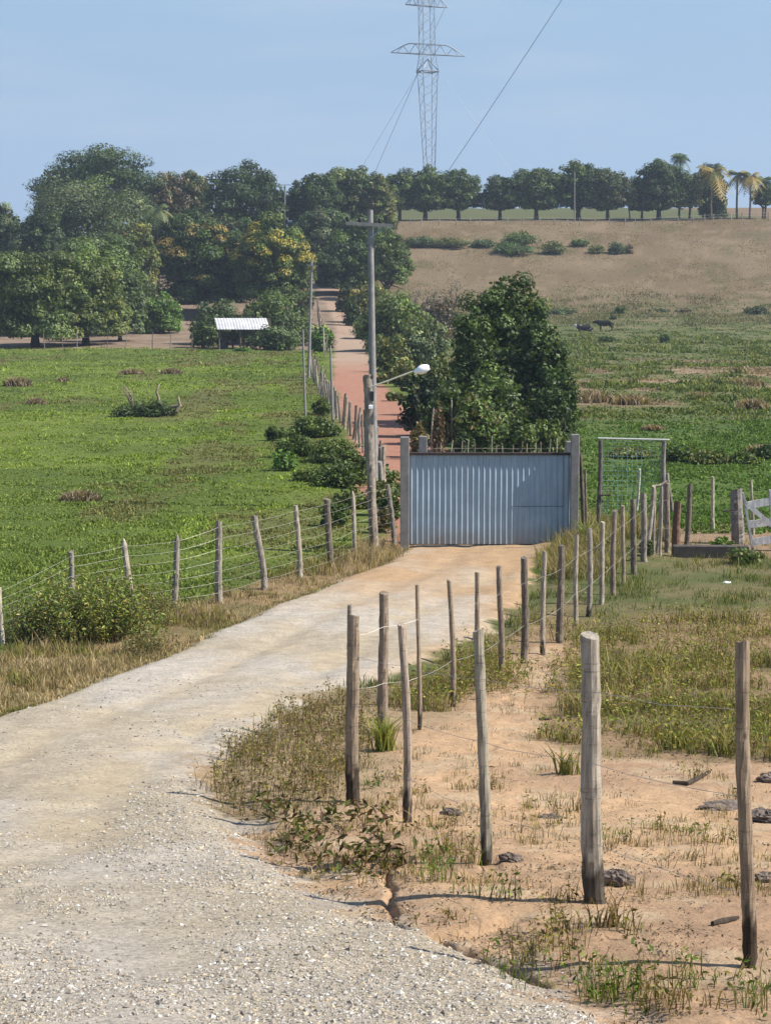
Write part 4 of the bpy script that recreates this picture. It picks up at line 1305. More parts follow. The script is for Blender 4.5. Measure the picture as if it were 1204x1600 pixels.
def tower():
    Yt = 430.0
    def Zt(py): return CZ + tanv(py) * Yt
    x0 = xs(672, 300) * Yt
    zb = hz(x0, Yt)
    root = thing('lattice_tower', 'tall guyed lattice power mast with two crossarms rising behind the hilltop trees', 'power mast', (x0, Yt, zb))
    sc = Yt / F
    def prof(z):   # half width
        return np.interp(z, [0, Zt(300) - zb, Zt(262) - zb, Zt(114) - zb, Zt(112) - zb, Zt(88) - zb, Zt(-120) - zb], [.5, 1.0, 1.2, 2.1, 2.35, 1.7, 1.6])
    ztop = Zt(-60) - zb
    rot = .35
    cr, sr = math.cos(rot), math.sin(rot)
    def R(p):
        return np.array([p[0] * cr - p[1] * sr, p[0] * sr + p[1] * cr, p[2]])
    lx = lambda z: -(z / (Zt(0) - zb)) * 1.0                     # slight lean as photographed
    mb = MB()
    zz = np.concatenate([np.arange(0, Zt(112) - zb, 1.9), [Zt(112) - zb], np.arange(Zt(110) - zb, ztop, 1.9)])
    cor = [(-1, -1), (1, -1), (1, 1), (-1, 1)]
    def pt(c, z):
        h = prof(z)
        return R((c[0] * h * .8, c[1] * h * .8, z)) + np.array([lx(z), 0, 0])
    for c in cor:
        mb.tube([pt(c, z) for z in zz], .10, 5)
    for i in range(len(zz) - 1):
        for k in range(4):
            a, b = cor[k], cor[(k + 1) % 4]
            if i % 2: a, b = b, a
            mb.tube([pt(a, zz[i]), pt(b, zz[i + 1])], .055, 4)
    link('mast', mb.mesh('mast', M_STEEL), root)
    # waist ring where the guys are fixed
    mb = MB()
    zr = Zt(112) - zb
    for k in range(4):
        mb.tube([pt(cor[k], zr), pt(cor[(k + 1) % 4], zr)], .16, 5)
        mb.tube([pt(cor[k], zr), R((0, 0, Zt(92) - zb)) + np.array([lx(zr), 0, 0])], .11, 5)
    link('guy_ring', mb.mesh('guy_ring', M_STEEL), root)
    def cross(pl, pr, pyl, pyr, hpx, nm):
        mb = MB()
        zl, zr_ = Zt(pyl) - zb, Zt(pyr) - zb
        xl, xr = xs(pl, pyl) * Yt - x0, xs(pr, pyr) * Yt - x0
        xm = (xl + xr) / 2; zm = (zl + zr_) / 2
        hh = hpx * sc
        top = []
        n = 12
        for yy in (-.9, .9):
            bot = [np.array([xl + (xr - xl) * t_, yy * (1 - abs(2 * t_ - 1)) , zl + (zr_ - zl) * t_]) for t_ in np.linspace(0, 1, n + 1)]
            up = [b + np.array([0, 0, hh * min(1, 2.2 * (1 - abs(2 * t_ - 1)))]) for b, t_ in zip(bot, np.linspace(0, 1, n + 1))]
            mb.tube(bot, .10, 4); mb.tube(up, .08, 4)
            for i in range(n):
                mb.tube([bot[i], up[i + 1]] if i % 2 else [up[i], bot[i + 1]], .05, 4)
        link(nm, mb.mesh(nm, M_STEEL), root)
    cross(610, 726, 82, 88, 15, 'crossarm')
    cross(633, 699, 7, 12, 16, 'crossarm')
    for a, b in (((653, 114), (585, 272)), ((686, 112), (800, 275)), ((653, 114), (560, 272)), ((697, 8), (670, 68))):
        mb = MB()
        p = np.array([xs(*a) * Yt - x0, -1.0, Zt(a[1]) - zb])
        q = np.array([xs(*b) * Yt - x0, -3.0, Zt(b[1]) - zb])
        d = q - p
        if b[1] > 200:
            q = p + d * ((Zt(330) - zb - p[2]) / d[2])
        faint = b[0] in (800, 560)
        mb.tube([p, (p + q) / 2, q], .035 if faint else .06, 4)
        link('guy_wire', mb.mesh('guy_wire', M_STEEL), root)
    # the long conductor that slants out of the picture
tower()
def line_wire():
    a = np.array([xs(690, 282) * 425, 425, CZ + tanv(282) * 425])
    b = np.array([xs(980, -160) * 330, 330, CZ + tanv(-160) * 330])
    mb = MB(); t_ = np.linspace(0, 1, 24)[:, None]
    P = (b - a) * t_ - np.array([0, 0, 1.5]) * 4 * t_ * (1 - t_) * .25
    mb.tube(P, .065, 4)
    tag(link('power_line', mb.mesh('power_line', M_STEEL), None, tuple(a)), 'single thin cable slanting up across the sky right of the mast', 'cable')
line_wire()

# ------------------------------------------------------------------ trees
G_DK = [lin(56, 74, 38, .6), lin(68, 86, 42, .6), lin(80, 96, 48, .6), lin(48, 60, 36, .6)]
G_MANGO = [lin(66, 86, 40, .62), lin(82, 100, 46, .62), lin(100, 114, 56, .62), lin(56, 70, 40, .6)]
G_GREY = [lin(82, 98, 62, .6), lin(96, 110, 72, .6), lin(70, 86, 54, .6), lin(108, 114, 80, .6)]
G_OLIVE = [lin(98, 108, 58, .62), lin(116, 122, 66, .62), lin(78, 92, 50, .6), lin(128, 120, 76, .62)]
G_BRIGHT = [lin(94, 124, 52, .64), lin(112, 138, 62, .64), lin(78, 104, 48, .62)]
G_YEL = [lin(150, 140, 62, .66), lin(128, 128, 58, .64), lin(164, 136, 70, .66)]
G_BROWN = [lin(110, 92, 70, .62), lin(92, 84, 62, .6), lin(128, 108, 84, .62)]
G_TWIG = [lin(128, 118, 104, .6), lin(104, 98, 88, .6), lin(90, 92, 72, .6)]

def limb(mb, p, d, L, r, depth, rg, tint, out=None, droop=0.0):
    d = d / np.linalg.norm(d)
    P = [p]
    n = 5
    q = p.copy(); dd = d.copy()
    for i in range(n):
        dd = dd + rg.normal(0, .13, 3) + np.array([0, 0, .03 - droop])
        dd /= np.linalg.norm(dd)
        q = q + dd * L / n
        P.append(q)
    mb.tube(P, np.linspace(r, r * .55, n + 1), 7 if r > .05 else 5, tint, cap=False)
    if out is not None:
        out.append((q, L))
    if depth > 0:
        for k in range(rg.integers(2, 4)):
            t_ = rg.uniform(.45, 1)
            b = P[min(n, int(t_ * n))]
            nd = dd + rg.normal(0, .62, 3)
            nd[2] = abs(nd[2]) * .8 + .1
            limb(mb, np.array(b), nd, L * rg.uniform(.55, .8), r * .55, depth - 1, rg, tint, out, droop)

def crown_geo(st, c, rad, leaf, cols, rg, cover=2.4, nclump=44, clump=.27, low=.55, tips=None, tipw=.3, flat=.75, core=True, uneven=.24, skirt=True):
    """clumps of leaf-sized faces spread over and through an uneven ellipsoid"""
    rx, ry, rz = rad
    d = rg.normal(size=(nclump, 3)); d /= np.linalg.norm(d, axis=1)[:, None]
    d[:, 2] = np.where(d[:, 2] < 0, -np.abs(d[:, 2]) ** .6 * low, d[:, 2])
    hx = np.hypot(d[:, 0], d[:, 1]); sk = np.where((d[:, 2] < 0) & skirt, np.maximum(hx, .88) / np.maximum(hx, .05), 1)
    d[:, 0] *= sk; d[:, 1] *= sk
    k = rg.uniform(1 - uneven * 2, 1.0, nclump) ** .6 * (1 - clump * .5)
    ph = rg.uniform(0, 6.28, 4)
    k = k * (1 + .07 * np.sin(3 * np.arctan2(d[:, 1], d[:, 0]) + ph[0]) + .05 * np.sin(2.3 * d[:, 2] * 3 + ph[1]))
    CC = c + d * k[:, None] * np.array([rx, ry, rz])
    cr = clump * np.exp(rg.normal(0, .25, nclump))
    area = 4 * np.pi * ((rx * ry) ** 1.6 / 3 + (rx * rz) ** 1.6 / 3 + (ry * rz) ** 1.6 / 3) ** (1 / 1.6)
    ntot = int(min(24000, area * cover / (leaf * leaf * .5)))
    cv0 = 1; w_ = cr ** 2; per = np.maximum(6, (ntot * w_ / w_.sum()).astype(int))
    ci = np.repeat(np.arange(nclump), per)
    n = len(ci)
    e = rg.normal(size=(n, 3)); e /= np.linalg.norm(e, axis=1)[:, None]
    e[:, 2] = np.where(e[:, 2] < -.2, e[:, 2] * .5, e[:, 2])
    rr = rg.uniform(.25, 1, n) ** .45
    P = CC[ci] + e * (rr * cr[ci])[:, None] * np.array([rx, ry, (rx + rz) / 2 * flat])
    P[:, 2] = np.maximum(P[:, 2], c[2] - rz * low - .1 * rz)
    cv = np.exp(rg.normal(0, .3, nclump))[ci]
    cpal = np.array(cols)
    kind = rg.integers(0, len(cpal), nclump)[ci]
    kind = np.where(rg.uniform(0, 1, n) < .4, rg.integers(0, len(cpal), n), kind)
    col = cpal[kind] * (cv * np.exp(rg.normal(0, .16, n)))[:, None]
    if tips is not None:
        tc = (rg.uniform(0, 1, nclump) < tipw) & (d[:, 2] > -.35)
        m = tc[ci] & (e[:, 2] > -.1) & (rr > .6)
        tp = np.array(tips)
        col[m] = tp[rg.integers(0, len(tp), m.sum())] * np.exp(rg.normal(0, .15, m.sum()))[:, None]
    nr = e * 1.3 + rg.normal(0, .36, (n, 3)) + np.array([0, 0, .35])
    st.leaves(P, nr, leaf * np.exp(rg.normal(0, .22, n)), col, .55)
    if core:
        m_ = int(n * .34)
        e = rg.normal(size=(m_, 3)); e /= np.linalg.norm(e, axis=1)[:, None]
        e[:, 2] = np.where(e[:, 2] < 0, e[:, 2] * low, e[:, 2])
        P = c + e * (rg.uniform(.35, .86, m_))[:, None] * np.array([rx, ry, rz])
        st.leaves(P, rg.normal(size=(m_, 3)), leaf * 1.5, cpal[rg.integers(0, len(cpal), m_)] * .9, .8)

_seed = [100]
def tree(label, px, top, wpx, Y, cols, name='tree', kind='dome', bottom=None, leaf=None, tips=None, tipw=.3, group=None, cat=None, cover=2.4, trunk=None, nclump=None, depth=.9, clump=None, uneven=.24, skirt=True):
    global rng
    _seed[0] += 1
    rg = np.random.default_rng(_seed[0])
    X = xs(px, top) * Y
    zb = hz(X, Y)
    zt = CZ + tanv(top) * Y
    Ht = max(zt - zb, .4)
    R = wpx * Y / F / 2 * 1.08
    leaf = leaf or (.13 + Y * .0008)
    cat = cat or ('bush' if kind == 'bush' else 'tree')
    root = thing(name, label, cat, (X, Y, zb), group)
    rs, rng = rng, rg
    st = Stuff()
    mb = MB()
    dark = (.8, .78, .75)
    if kind == 'dome':
        zb_c = (CZ + tanv(bottom) * Y - zb) if bottom else Ht * .18
        zb_c = max(zb_c, .06 * Ht)
        mid = zb_c + (Ht - zb_c) * .42
        rz = Ht - mid
        crown_geo(st, np.array([0, 0, mid]), (R, R * depth, rz), leaf, cols, rg, cover, nclump or 50, clump or .26, (mid - zb_c) / rz, tips, tipw, uneven=uneven, skirt=skirt)
        tr = trunk or max(.12, R * .075)
        th = max(zb_c + .25 * (Ht - zb_c), .5)
        P0 = np.array([0, 0, -.2])
        mb.tube([P0, (rg.normal(0, .05), 0, th * .3), (rg.normal(0, .12), rg.normal(0, .1), th * .7)], [tr * 1.35, tr, tr * .85], 9, dark, cap=False)
        for k in range(5):
            a = k * 1.26 + rg.uniform(0, .7)
            limb(mb, np.array([0, 0, th * rg.uniform(.45, .7)]), np.array([math.cos(a) * .8, math.sin(a) * .8, .8]), R * .7, tr * .6, 1, rg, dark)
    elif kind == 'bush':
        nb = 3 if R > .6 else 2
        for k in range(nb):
            f = rg.uniform(.55, .8) if k else .85
            cx = 0 if k == 0 else rg.uniform(-.5, .5) * R
            cy = 0 if k == 0 else rg.uniform(-.4, .4) * R
            hh = Ht * (1.0 if k == 0 else rg.uniform(.55, .9))
            crown_geo(st, np.array([cx, cy, hh * .42]), (R * f, R * f * depth, hh * .58), leaf, cols, rg, cover / nb * 1.4, nclump or 22, clump or .34, .75, tips, tipw, uneven=uneven)
        for k in range(6):
            a = rg.uniform(0, 6.28)
            limb(mb, np.array([rg.normal(0, .1 * R), rg.normal(0, .1 * R), -.1]), np.array([math.cos(a) * .7, math.sin(a) * .7, 1]), Ht * .55, max(.012, R * .03), 1, rg, dark)
    elif kind == 'bare':
        out = []
        for k in range(5):
            a = rg.uniform(0, 6.28)
            limb(mb, np.array([rg.normal(0, .12 * R), 0, -.1]), np.array([math.cos(a) * .9, math.sin(a) * .6, .8]), Ht * .55, max(.03, R * .045), 3, rg, (2.6, 2.5, 2.4), out)
        ends = np.array([o_[0] for o_ in out])
        k = 14
        P = np.repeat(ends, k, 0) + rg.normal(0, R * .12, (len(ends) * k, 3))
        P = P[(P[:, 2] > .1) & (P[:, 2] < Ht)]
        cp = np.array(cols)
        st.leaves(P, rg.normal(size=P.shape), leaf, cp[rg.integers(0, len(cp), len(P))] * np.exp(rg.normal(0, .25, len(P)))[:, None], .3)
    rng = rs
    link('crown', st.mesh('crown', M_LEAF, 1.7), root)
    link('trunk' if kind != 'bush' else 'stems', mb.mesh('trunk', M_BARK, True), root)
    return root

def palm(label, px, top, wpx, Y, cols, group=None, lean=0.0, nf=24):
    _seed[0] += 1
    rg = np.random.default_rng(_seed[0])
    X = xs(px, top) * Y; zb = hz(X, Y); Ht = CZ + tanv(top) * Y - zb
    R = wpx * Y / F / 2 * 1.15
    ht = Ht - R * .5
    root = thing('palm_tree', label, 'palm tree', (X, Y, zb), group)
    mb = MB()
    t_ = np.linspace(0, 1, 10)
    P = np.stack([lean * ht * (t_ ** 2 - t_), .02 * np.sin(t_ * 5), -.2 + (ht + .2) * t_], 1)
    mb.tube(P, np.linspace(.24, .13, 10), 9, (1.6, 1.5, 1.35))
    link('trunk', mb.mesh('trunk', M_BARK, True), root)
    c0 = P[-1]
    cols = np.array(cols)
    for f in range(nf):
        a = f * 2.399 + rg.uniform(-.2, .2)
        el = rg.uniform(-.5, 1.15)
        s = np.linspace(0, 1, 12)
        L = R * rg.uniform(.95, 1.2)
        hor = L * (s * math.cos(el * .8)) * (1 - .15 * s)
        ver = L * (math.sin(el) * s - (.55 + .3 * rg.random()) * s ** 2)
        A = np.array([math.cos(a), math.sin(a), 0])
        M = c0 + hor[:, None] * A + ver[:, None] * np.array([0, 0, 1.])
        side = np.array([-A[1], A[0], 0])
        st = Stuff()
        V, Q = [], []
        col = cols[rg.integers(0, len(cols))]
        for i in range(1, 12):
            ll = L * .30 * math.sin(math.pi * (.12 + .85 * s[i])) + .05
            for sg in (-1, 1):
                b = M[i]
                d = M[i] - M[i - 1]; d = d / (np.linalg.norm(d) + 1e-9)
                tip = b + sg * side * ll + d * ll * .5 - np.array([0, 0, ll * .45])
                V += [b - d * .10, b + d * .10, tip + d * .02, tip - d * .05]
                Q.append((len(V) - 4, len(V) - 3, len(V) - 2, len(V) - 1))
        for i in range(11):
            V += [M[i] - side * .05, M[i] + side * .05, M[i + 1] + side * .035, M[i + 1] - side * .035]
            Q.append((len(V) - 4, len(V) - 3, len(V) - 2, len(V) - 1))
        cc = np.tile(col, (len(V), 1)) * np.exp(rg.normal(0, .1, (len(V), 1)))
        link('frond', mesh_np('frond', np.array(V), [np.array(Q)], cc, M_LEAF), root)
    return root

# --- hilltop row, left to right
GR = 'trees in the hilltop row'
row = [('first round tree of the hilltop row, just right of the woods', 624, 271, 62, G_MANGO), ('second hilltop tree, tall rounded crown on a forked trunk under the mast', 664, 259, 80, G_MANGO),
       ('third hilltop tree, lobed crown right of the mast', 716, 263, 72, G_MANGO), ('fourth hilltop tree, smaller round crown with bare low trunk', 781, 272, 64, G_DK),
       ('fifth hilltop tree, wide even dome standing alone', 838, 262, 78, G_MANGO), ('biggest hilltop dome, left half of the joined pair behind the pale pole', 904, 250, 88, G_MANGO),
       ('browner right half of the joined pair of hilltop domes', 950, 260, 66, [G_OLIVE[2], G_MANGO[1], G_BROWN[1]]), ('tall dark hilltop tree right of the gap with a palm behind it', 1030, 247, 84, G_DK)]
for i, (lb, px, top, wpx, cols) in enumerate(row):
    tree(lb, px, top, wpx * 1.0, 372 + (i % 3), cols, 'mango_tree', 'dome', bottom=330, group=GR, nclump=90, clump=.2, uneven=.1, leaf=.4, skirt=False)
tree('low spreading hilltop tree left of the tall dark one', 1003, 274, 44, 374, G_DK, 'mango_tree', 'dome', bottom=334, group=GR, leaf=.4)
tree('small thin scrubby tree in the gap of the hilltop row', 984, 285, 26, 371, G_OLIVE, 'young_tree', 'dome', bottom=325, cover=1.1, leaf=.35)
tree('ragged olive tree left of the yellowing palm', 1078, 262, 44, 375, G_OLIVE, 'young_tree', 'dome', bottom=330, cover=1.5, leaf=.4)
tree('dark bushy tree behind the yellowing palm on the hilltop', 1108, 250, 56, 378, G_DK, 'broadleaf_tree', 'dome', bottom=330, leaf=.4)
tree('small dark tree at the right edge among the palms', 1192, 286, 34, 376, G_DK, 'broadleaf_tree', 'dome', bottom=322, leaf=.4)
tree('low bush under the hilltop palms', 1118, 303, 44, 379, G_MANGO, 'bush', 'bush', leaf=.4)
PG = 'palms on the hilltop'
P_G, P_Y = [lin(84, 108, 60, .65), lin(110, 128, 74, .65)], [lin(178, 158, 78, .7), lin(130, 138, 70, .65), lin(196, 172, 100, .7)]
palm('slender palm rising just above the tall dark hilltop tree', 1062, 236, 34, 382, P_G, PG)
palm('yellowing palm with pale straight trunk in front of a dark tree', 1112, 252, 62, 372, P_Y, PG, .05, 20)
palm('green palm left of the two at the right edge', 1152, 262, 40, 376, P_G + P_Y[:1], PG, .04)
palm('golden brown palm second from the right edge', 1172, 264, 42, 374, P_Y, PG, -.03)
palm('palm at the very right edge leaning outward', 1196, 270, 44, 378, P_G, PG, -.05)

# --- woods left of and around the track
W_ = 'trees of the woods beside the track'
woods = [
    ('tall dark green dome topping the left woods', 150, 234, 200, 345, G_DK, 'dome', 330, None, 0),
    ('reddish brown thin topped tree right of the highest dome', 262, 264, 76, 348, G_BROWN + G_OLIVE[2:3], 'dome', 380, None, 0),
    ('olive spiky topped tree between the two dark domes', 300, 261, 66, 350, G_OLIVE + G_DK[:2] + G_BROWN[:1], 'dome', 350, None, 0),
    ('dark dome with twin tops left of the distant pole', 384, 257, 142, 338, G_DK, 'dome', 380, None, 0),
    ('grey green broad tree below the highest dome', 138, 274, 196, 312, G_GREY + G_OLIVE[:1], 'dome', 420, None, 0),
    ('pale grey tree cut by the left edge', 8, 314, 66, 318, G_GREY, 'dome', 430, None, 0),
    ('dark round tree behind the pale one at left edge', 60, 322, 80, 300, G_DK + G_GREY[:1], 'dome', 460, None, 0),
    ('yellowish green tree in the middle of left woods', 216, 345, 62, 282, G_YEL[1:2] + G_OLIVE, 'dome', 440, None, 0),
    ('dark shaded tree left of the bronze crowned mango', 290, 322, 120, 292, G_DK, 'dome', 420, None, 0),
    ('mango with bronze flowering top above the shed', 318, 340, 136, 268, G_DK, 'dome', 462, [lin(150, 128, 66, .66), lin(128, 110, 60, .66)], .34),
    ('mango tree with yellow tips beside the upper track', 426, 335, 122, 262, G_MANGO + G_OLIVE[:1], 'dome', 462, [lin(168, 152, 62, .7), lin(140, 136, 60, .66)], .4),
    ('big front tree with leaning pale trunk at the left edge', 52, 384, 158, 208, G_GREY[:2] + G_OLIVE[:2] + G_MANGO[1:3], 'dome', 530, None, 0),
    ('rounded green tree right of the big front one', 132, 388, 130, 212, G_OLIVE[:2] + G_MANGO[1:3], 'dome', 528, None, 0),
    ('tall grey green tree behind the front pair', 152, 362, 150, 232, G_MANGO[1:3] + G_GREY[:2], 'dome', 480, None, 0),
    ('drooping tree at the right end of the front left group', 186, 420, 74, 220, G_GREY[:2] + G_MANGO[1:2], 'dome', 512, None, 0),
    ('dark tree above the centre of the track', 492, 260, 86, 338, G_DK + G_GREY[2:3], 'dome', 375, None, 0),
    ('wide pale olive dome straight above the track', 548, 255, 118, 346, G_OLIVE[:3] + G_GREY[:1] + G_DK[:1], 'dome', 345, None, 0),
    ('olive tree beside the hilltop row at the edge of the woods', 592, 268, 56, 342, G_OLIVE, 'dome', 350, None, 0),
    ('grey green tree overhanging the upper end of the track', 506, 318, 104, 322, G_GREY + G_MANGO[:1], 'dome', 408, None, 0),
    ('dark tree at the right of the track below the pale dome', 568, 330, 104, 308, G_MANGO + G_GREY[2:3], 'dome', 420, None, 0),
    ('shadowy tree behind the crossarm of the tall pole', 540, 372, 92, 296, G_DK + G_GREY[2:3], 'dome', 438, None, 0),
    ('green tree at the border of the dry hill', 606, 362, 72, 288, G_MANGO[1:3] + G_OLIVE[:1], 'dome', 432, None, 0)]
for lb, px, top, wpx, Y, cols, kind, bot, tips, tw in woods:
    tree(lb, px, top, wpx, Y, cols, 'broadleaf_tree' if 'mango' not in lb else 'mango_tree', kind, bottom=bot + 14, tips=tips, tipw=tw, group=W_, nclump=90, clump=.2, cover=2.8, uneven=.15)
palm('small palm with pale drooping fronds inside the left woods', 246, 312, 54, 288, [lin(150, 160, 110, .66), lin(110, 128, 80, .66)], None, 0, 13)
U_ = 'shaded undergrowth in the left woods'
for lb, px, top, wpx, Y in [('dark undergrowth below the yellowish tree', 208, 418, 70, 276), ('dark undergrowth under the bronze topped mango', 300, 425, 80, 282), ('undergrowth between the two mango trees', 372, 418, 70, 284),
                            ('undergrowth left of the upper track', 450, 395, 60, 300), ('undergrowth behind the front left trees', 100, 440, 130, 250), ('undergrowth at the left edge behind the front tree', 10, 430, 90, 255),
                            ('scrub right of the drooping tree', 222, 452, 50, 262), ('dark shrub added for tree shade at the left edge of the upper track', 470, 446, 40, 272), ('shrub added for tree shade between shed bush and the thin utility pole', 462, 470, 46, 240), ('dark shrub added for tree shade right of the upper track bend', 540, 436, 34, 272), ('dark tree mass filling the gap behind the mangoes', 352, 330, 110, 322), ('scrub over the bend of the track', 470, 372, 36, 318)]:  # shrubs flanking the upper track are added to stand in for tree shade
    tree(lb, px, top, wpx, Y, G_DK + G_MANGO[:1] + G_BROWN[:1], 'bush', 'bush', group=U_, nclump=26, clump=.3, cover=1.8)
B_ = 'bushes beside the track and shed'
bushes = [('small round bright green tree alone on the bare ground', 254, 450, 74, 236, G_BRIGHT),
          ('bush left of the shed with roof against it', 338, 464, 90, 214, G_GREY + G_MANGO[:1]), ('low bush below the left corner of shed roof', 318, 496, 44, 207, G_MANGO),
          ('broad dark bush right of the shed', 430, 458, 112, 212, G_MANGO[1:3] + G_GREY[:1]), ('tall bush behind the right end of shed roof', 396, 466, 60, 216, G_MANGO[:2] + G_GREY[:1]),
          ('bush at the pasture corner right of the shed', 428, 506, 84, 203, G_GREY[:2] + G_MANGO[1:2]), ('green bush between fence posts at the track side', 504, 503, 44, 196, G_BRIGHT + G_MANGO[:1]),
          ('tiny bright shrub in front of the shed', 378, 545, 26, 199, G_BRIGHT),
          ('yellow green bush at the right of upper track', 574, 432, 74, 256, G_OLIVE + G_YEL[:1]), ('dark bush beside the shaded bend of track', 548, 466, 30, 250, G_DK),
          ('olive bush hugging the pole right of the track', 578, 488, 54, 226, G_OLIVE + G_GREY[:1]), ('green shrub mass right of the tall pole', 622, 452, 120, 196, G_OLIVE[:2] + G_BRIGHT[:1] + G_GREY[:1]),
          ('feathery grey green shrub left of the big dark tree', 662, 486, 96, 162, G_GREY[:2] + [lin(128, 132, 92, .62)]), ('pale olive shrub at the track edge', 606, 520, 62, 150, G_OLIVE + G_GREY[:1]),
          ('small green shrub where the track passes the pole', 616, 612, 36, 112, G_OLIVE), ('low shrub leaning over the right edge of red track', 604, 578, 34, 134, G_OLIVE), ('grey shrub at the right edge of the pale track', 598, 548, 36, 165, G_GREY[:2] + G_OLIVE[:1]), ('shrub narrowing the track beside the tall pole', 588, 522, 40, 190, G_OLIVE[:2] + G_GREY[:1]), ('light green shrub low beside the red track', 630, 560, 60, 128, G_OLIVE + [lin(134, 134, 84, .62)])]
for lb, px, top, wpx, Y, cols in bushes:
    tree(lb, px, top, wpx, Y, cols, 'bush', 'bush', group=B_, nclump=30, clump=.28, cover=2.2)
tree('leafless grey branched tree at the foot of the dry hill', 656, 416, 130, 236, G_TWIG, 'bare_tree', 'bare', leaf=.28)
tree('dry brown twiggy shrub under the leafless tree', 690, 452, 70, 222, G_TWIG + G_BROWN, 'bush', 'bush', cover=1.1, leaf=.26)

# --- big dark tree and the thicket behind the gate
T_ = 'thicket behind the metal gate'
tree('big dark green tree towering over the thicket behind the gate', 796, 412, 128, 92, G_DK[1:3] + G_MANGO[1:2] + G_OLIVE[2:3], 'broadleaf_tree', 'dome', bottom=590, nclump=44, clump=.24, cover=1.7, uneven=.3, leaf=.17)
tree('ragged dark tree joined to the left side of the big dark one', 742, 462, 84, 90, G_DK[1:3] + G_MANGO[1:2], 'broadleaf_tree', 'dome', bottom=640, nclump=34, clump=.26, cover=1.4, uneven=.36, leaf=.17)
tree('leafy tree filling in below the crown of the big dark one', 800, 530, 140, 89, G_DK[1:3] + G_OLIVE[2:3], 'broadleaf_tree', 'dome', bottom=670, nclump=44, clump=.24, cover=1.6, uneven=.34, leaf=.17)
tree('right lobe tree leaning out from the big dark one', 846, 482, 92, 88, G_DK + G_MANGO[:2], 'broadleaf_tree', 'dome', bottom=660, nclump=46, clump=.24, cover=2.0, uneven=.34, leaf=.19)
for lb, px, top, wpx, Y, cols in [('very dark rounded shrub behind the lamp', 656, 574, 84, 84, [lin(36, 52, 34, .55), lin(48, 66, 40, .55)]), ('grey green shrub in the middle of the thicket', 770, 560, 130, 80, G_GREY[:2] + G_MANGO[1:3]),
                                  ('yellow green shrub in front of the big dark tree', 742, 606, 90, 76, G_BRIGHT + G_OLIVE), ('dark shrub at the right end of the thicket', 862, 590, 78, 79, G_DK + G_MANGO[:1]),
                                  ('low shrub right behind the gate top', 806, 640, 90, 70, G_MANGO + G_OLIVE[:1]), ('low dark shrub behind the short concrete post', 724, 668, 44, 68, G_DK), ('green shrub low on the right of the thicket', 850, 652, 76, 71, G_MANGO[1:3] + G_OLIVE[:1]),
                                  ('low leafy shrub left of the red one', 704, 576, 84, 80, G_MANGO[:3] + G_GREY[:1]), ('tall olive shrub between the lamp and the big dark tree', 688, 540, 70, 98, G_OLIVE[:3] + G_GREY[:1]), ('spreading shrub at the outer right of the thicket', 878, 560, 64, 84, G_DK[1:3] + G_MANGO[:2])]:
    tree(lb, px, top, wpx, Y, cols, 'bush', 'bush', group=T_, nclump=34, clump=.27, cover=2.0, leaf=.15, uneven=.32)
tree('small shrub with reddish brown leaves in the thicket', 684, 614, 24, 73, [lin(128, 96, 72, .5), lin(110, 88, 64, .5), lin(96, 94, 60, .55)], 'bush', 'bush', leaf=.12, cover=1.0, uneven=.4)
tree('tan dry shrub at the right border of red track', 655, 652, 32, 74, [lin(150, 128, 88, .52), lin(130, 116, 76, .52), lin(116, 112, 68, .55)], 'bush', 'bush', leaf=.11, cover=1.6)

# --- weeds and bushes on the bank left of the track
K_ = 'bushes on the bank by the left pasture'
for lb, px, top, wpx, Y, cols in [('uppermost leafy bush on the bank under the short pole', 492, 640, 90, 84, G_MANGO[1:3] + G_DK[:1]), ('spreading bush at the pasture end of the bank', 462, 668, 76, 74, G_MANGO[:3]),
                                  ('middle bush of the bank beside the fence', 520, 672, 92, 72, G_MANGO[1:3] + G_OLIVE[:1]), ('lowest bush of the bank left of the lamp pole', 528, 708, 84, 62, G_MANGO[1:3] + G_DK[:1]),
                                  ('bush between lamp pole and metal gate', 592, 738, 52, 53, G_OLIVE + G_MANGO[1:2]), ('small low plant at left end of the bank', 445, 690, 44, 68, G_BRIGHT), ('dark bush against the fence at the bank', 552, 690, 50, 66, G_MANGO), ('low weedy bush below the lowest bank bush', 545, 752, 60, 55, G_OLIVE[:3] + G_MANGO[1:2]), ('ragged small bush on the pasture side of the bank', 482, 722, 60, 64, G_MANGO[1:3] + G_OLIVE[:1]), ('little bush behind fence wires left of the lamp pole', 520, 772, 46, 50, G_MANGO[:2] + G_OLIVE[2:3]), ('scrub covering the fence left of the front concrete post', 606, 712, 50, 57, G_OLIVE[:3] + G_MANGO[1:2]), ('dark scrub at the foot of the leaning posts by the gate', 611, 752, 36, 51, G_MANGO[:2] + G_OLIVE[2:3]), ('brownish scrub right of the lamp pole foot', 598, 786, 44, 48.5, G_OLIVE[2:] + G_BROWN[:1]), ('dark low bush at the pasture edge above the bank', 430, 655, 34, 82, G_MANGO), ('narrow bush at the fence beside the short poles', 500, 610, 34, 98, G_MANGO[1:3])]:
    tree(lb, px, top + 8, wpx * 1.12, Y, cols, 'bush', 'bush', group=K_, nclump=36, clump=.24, cover=1.7, leaf=.095, uneven=.42)

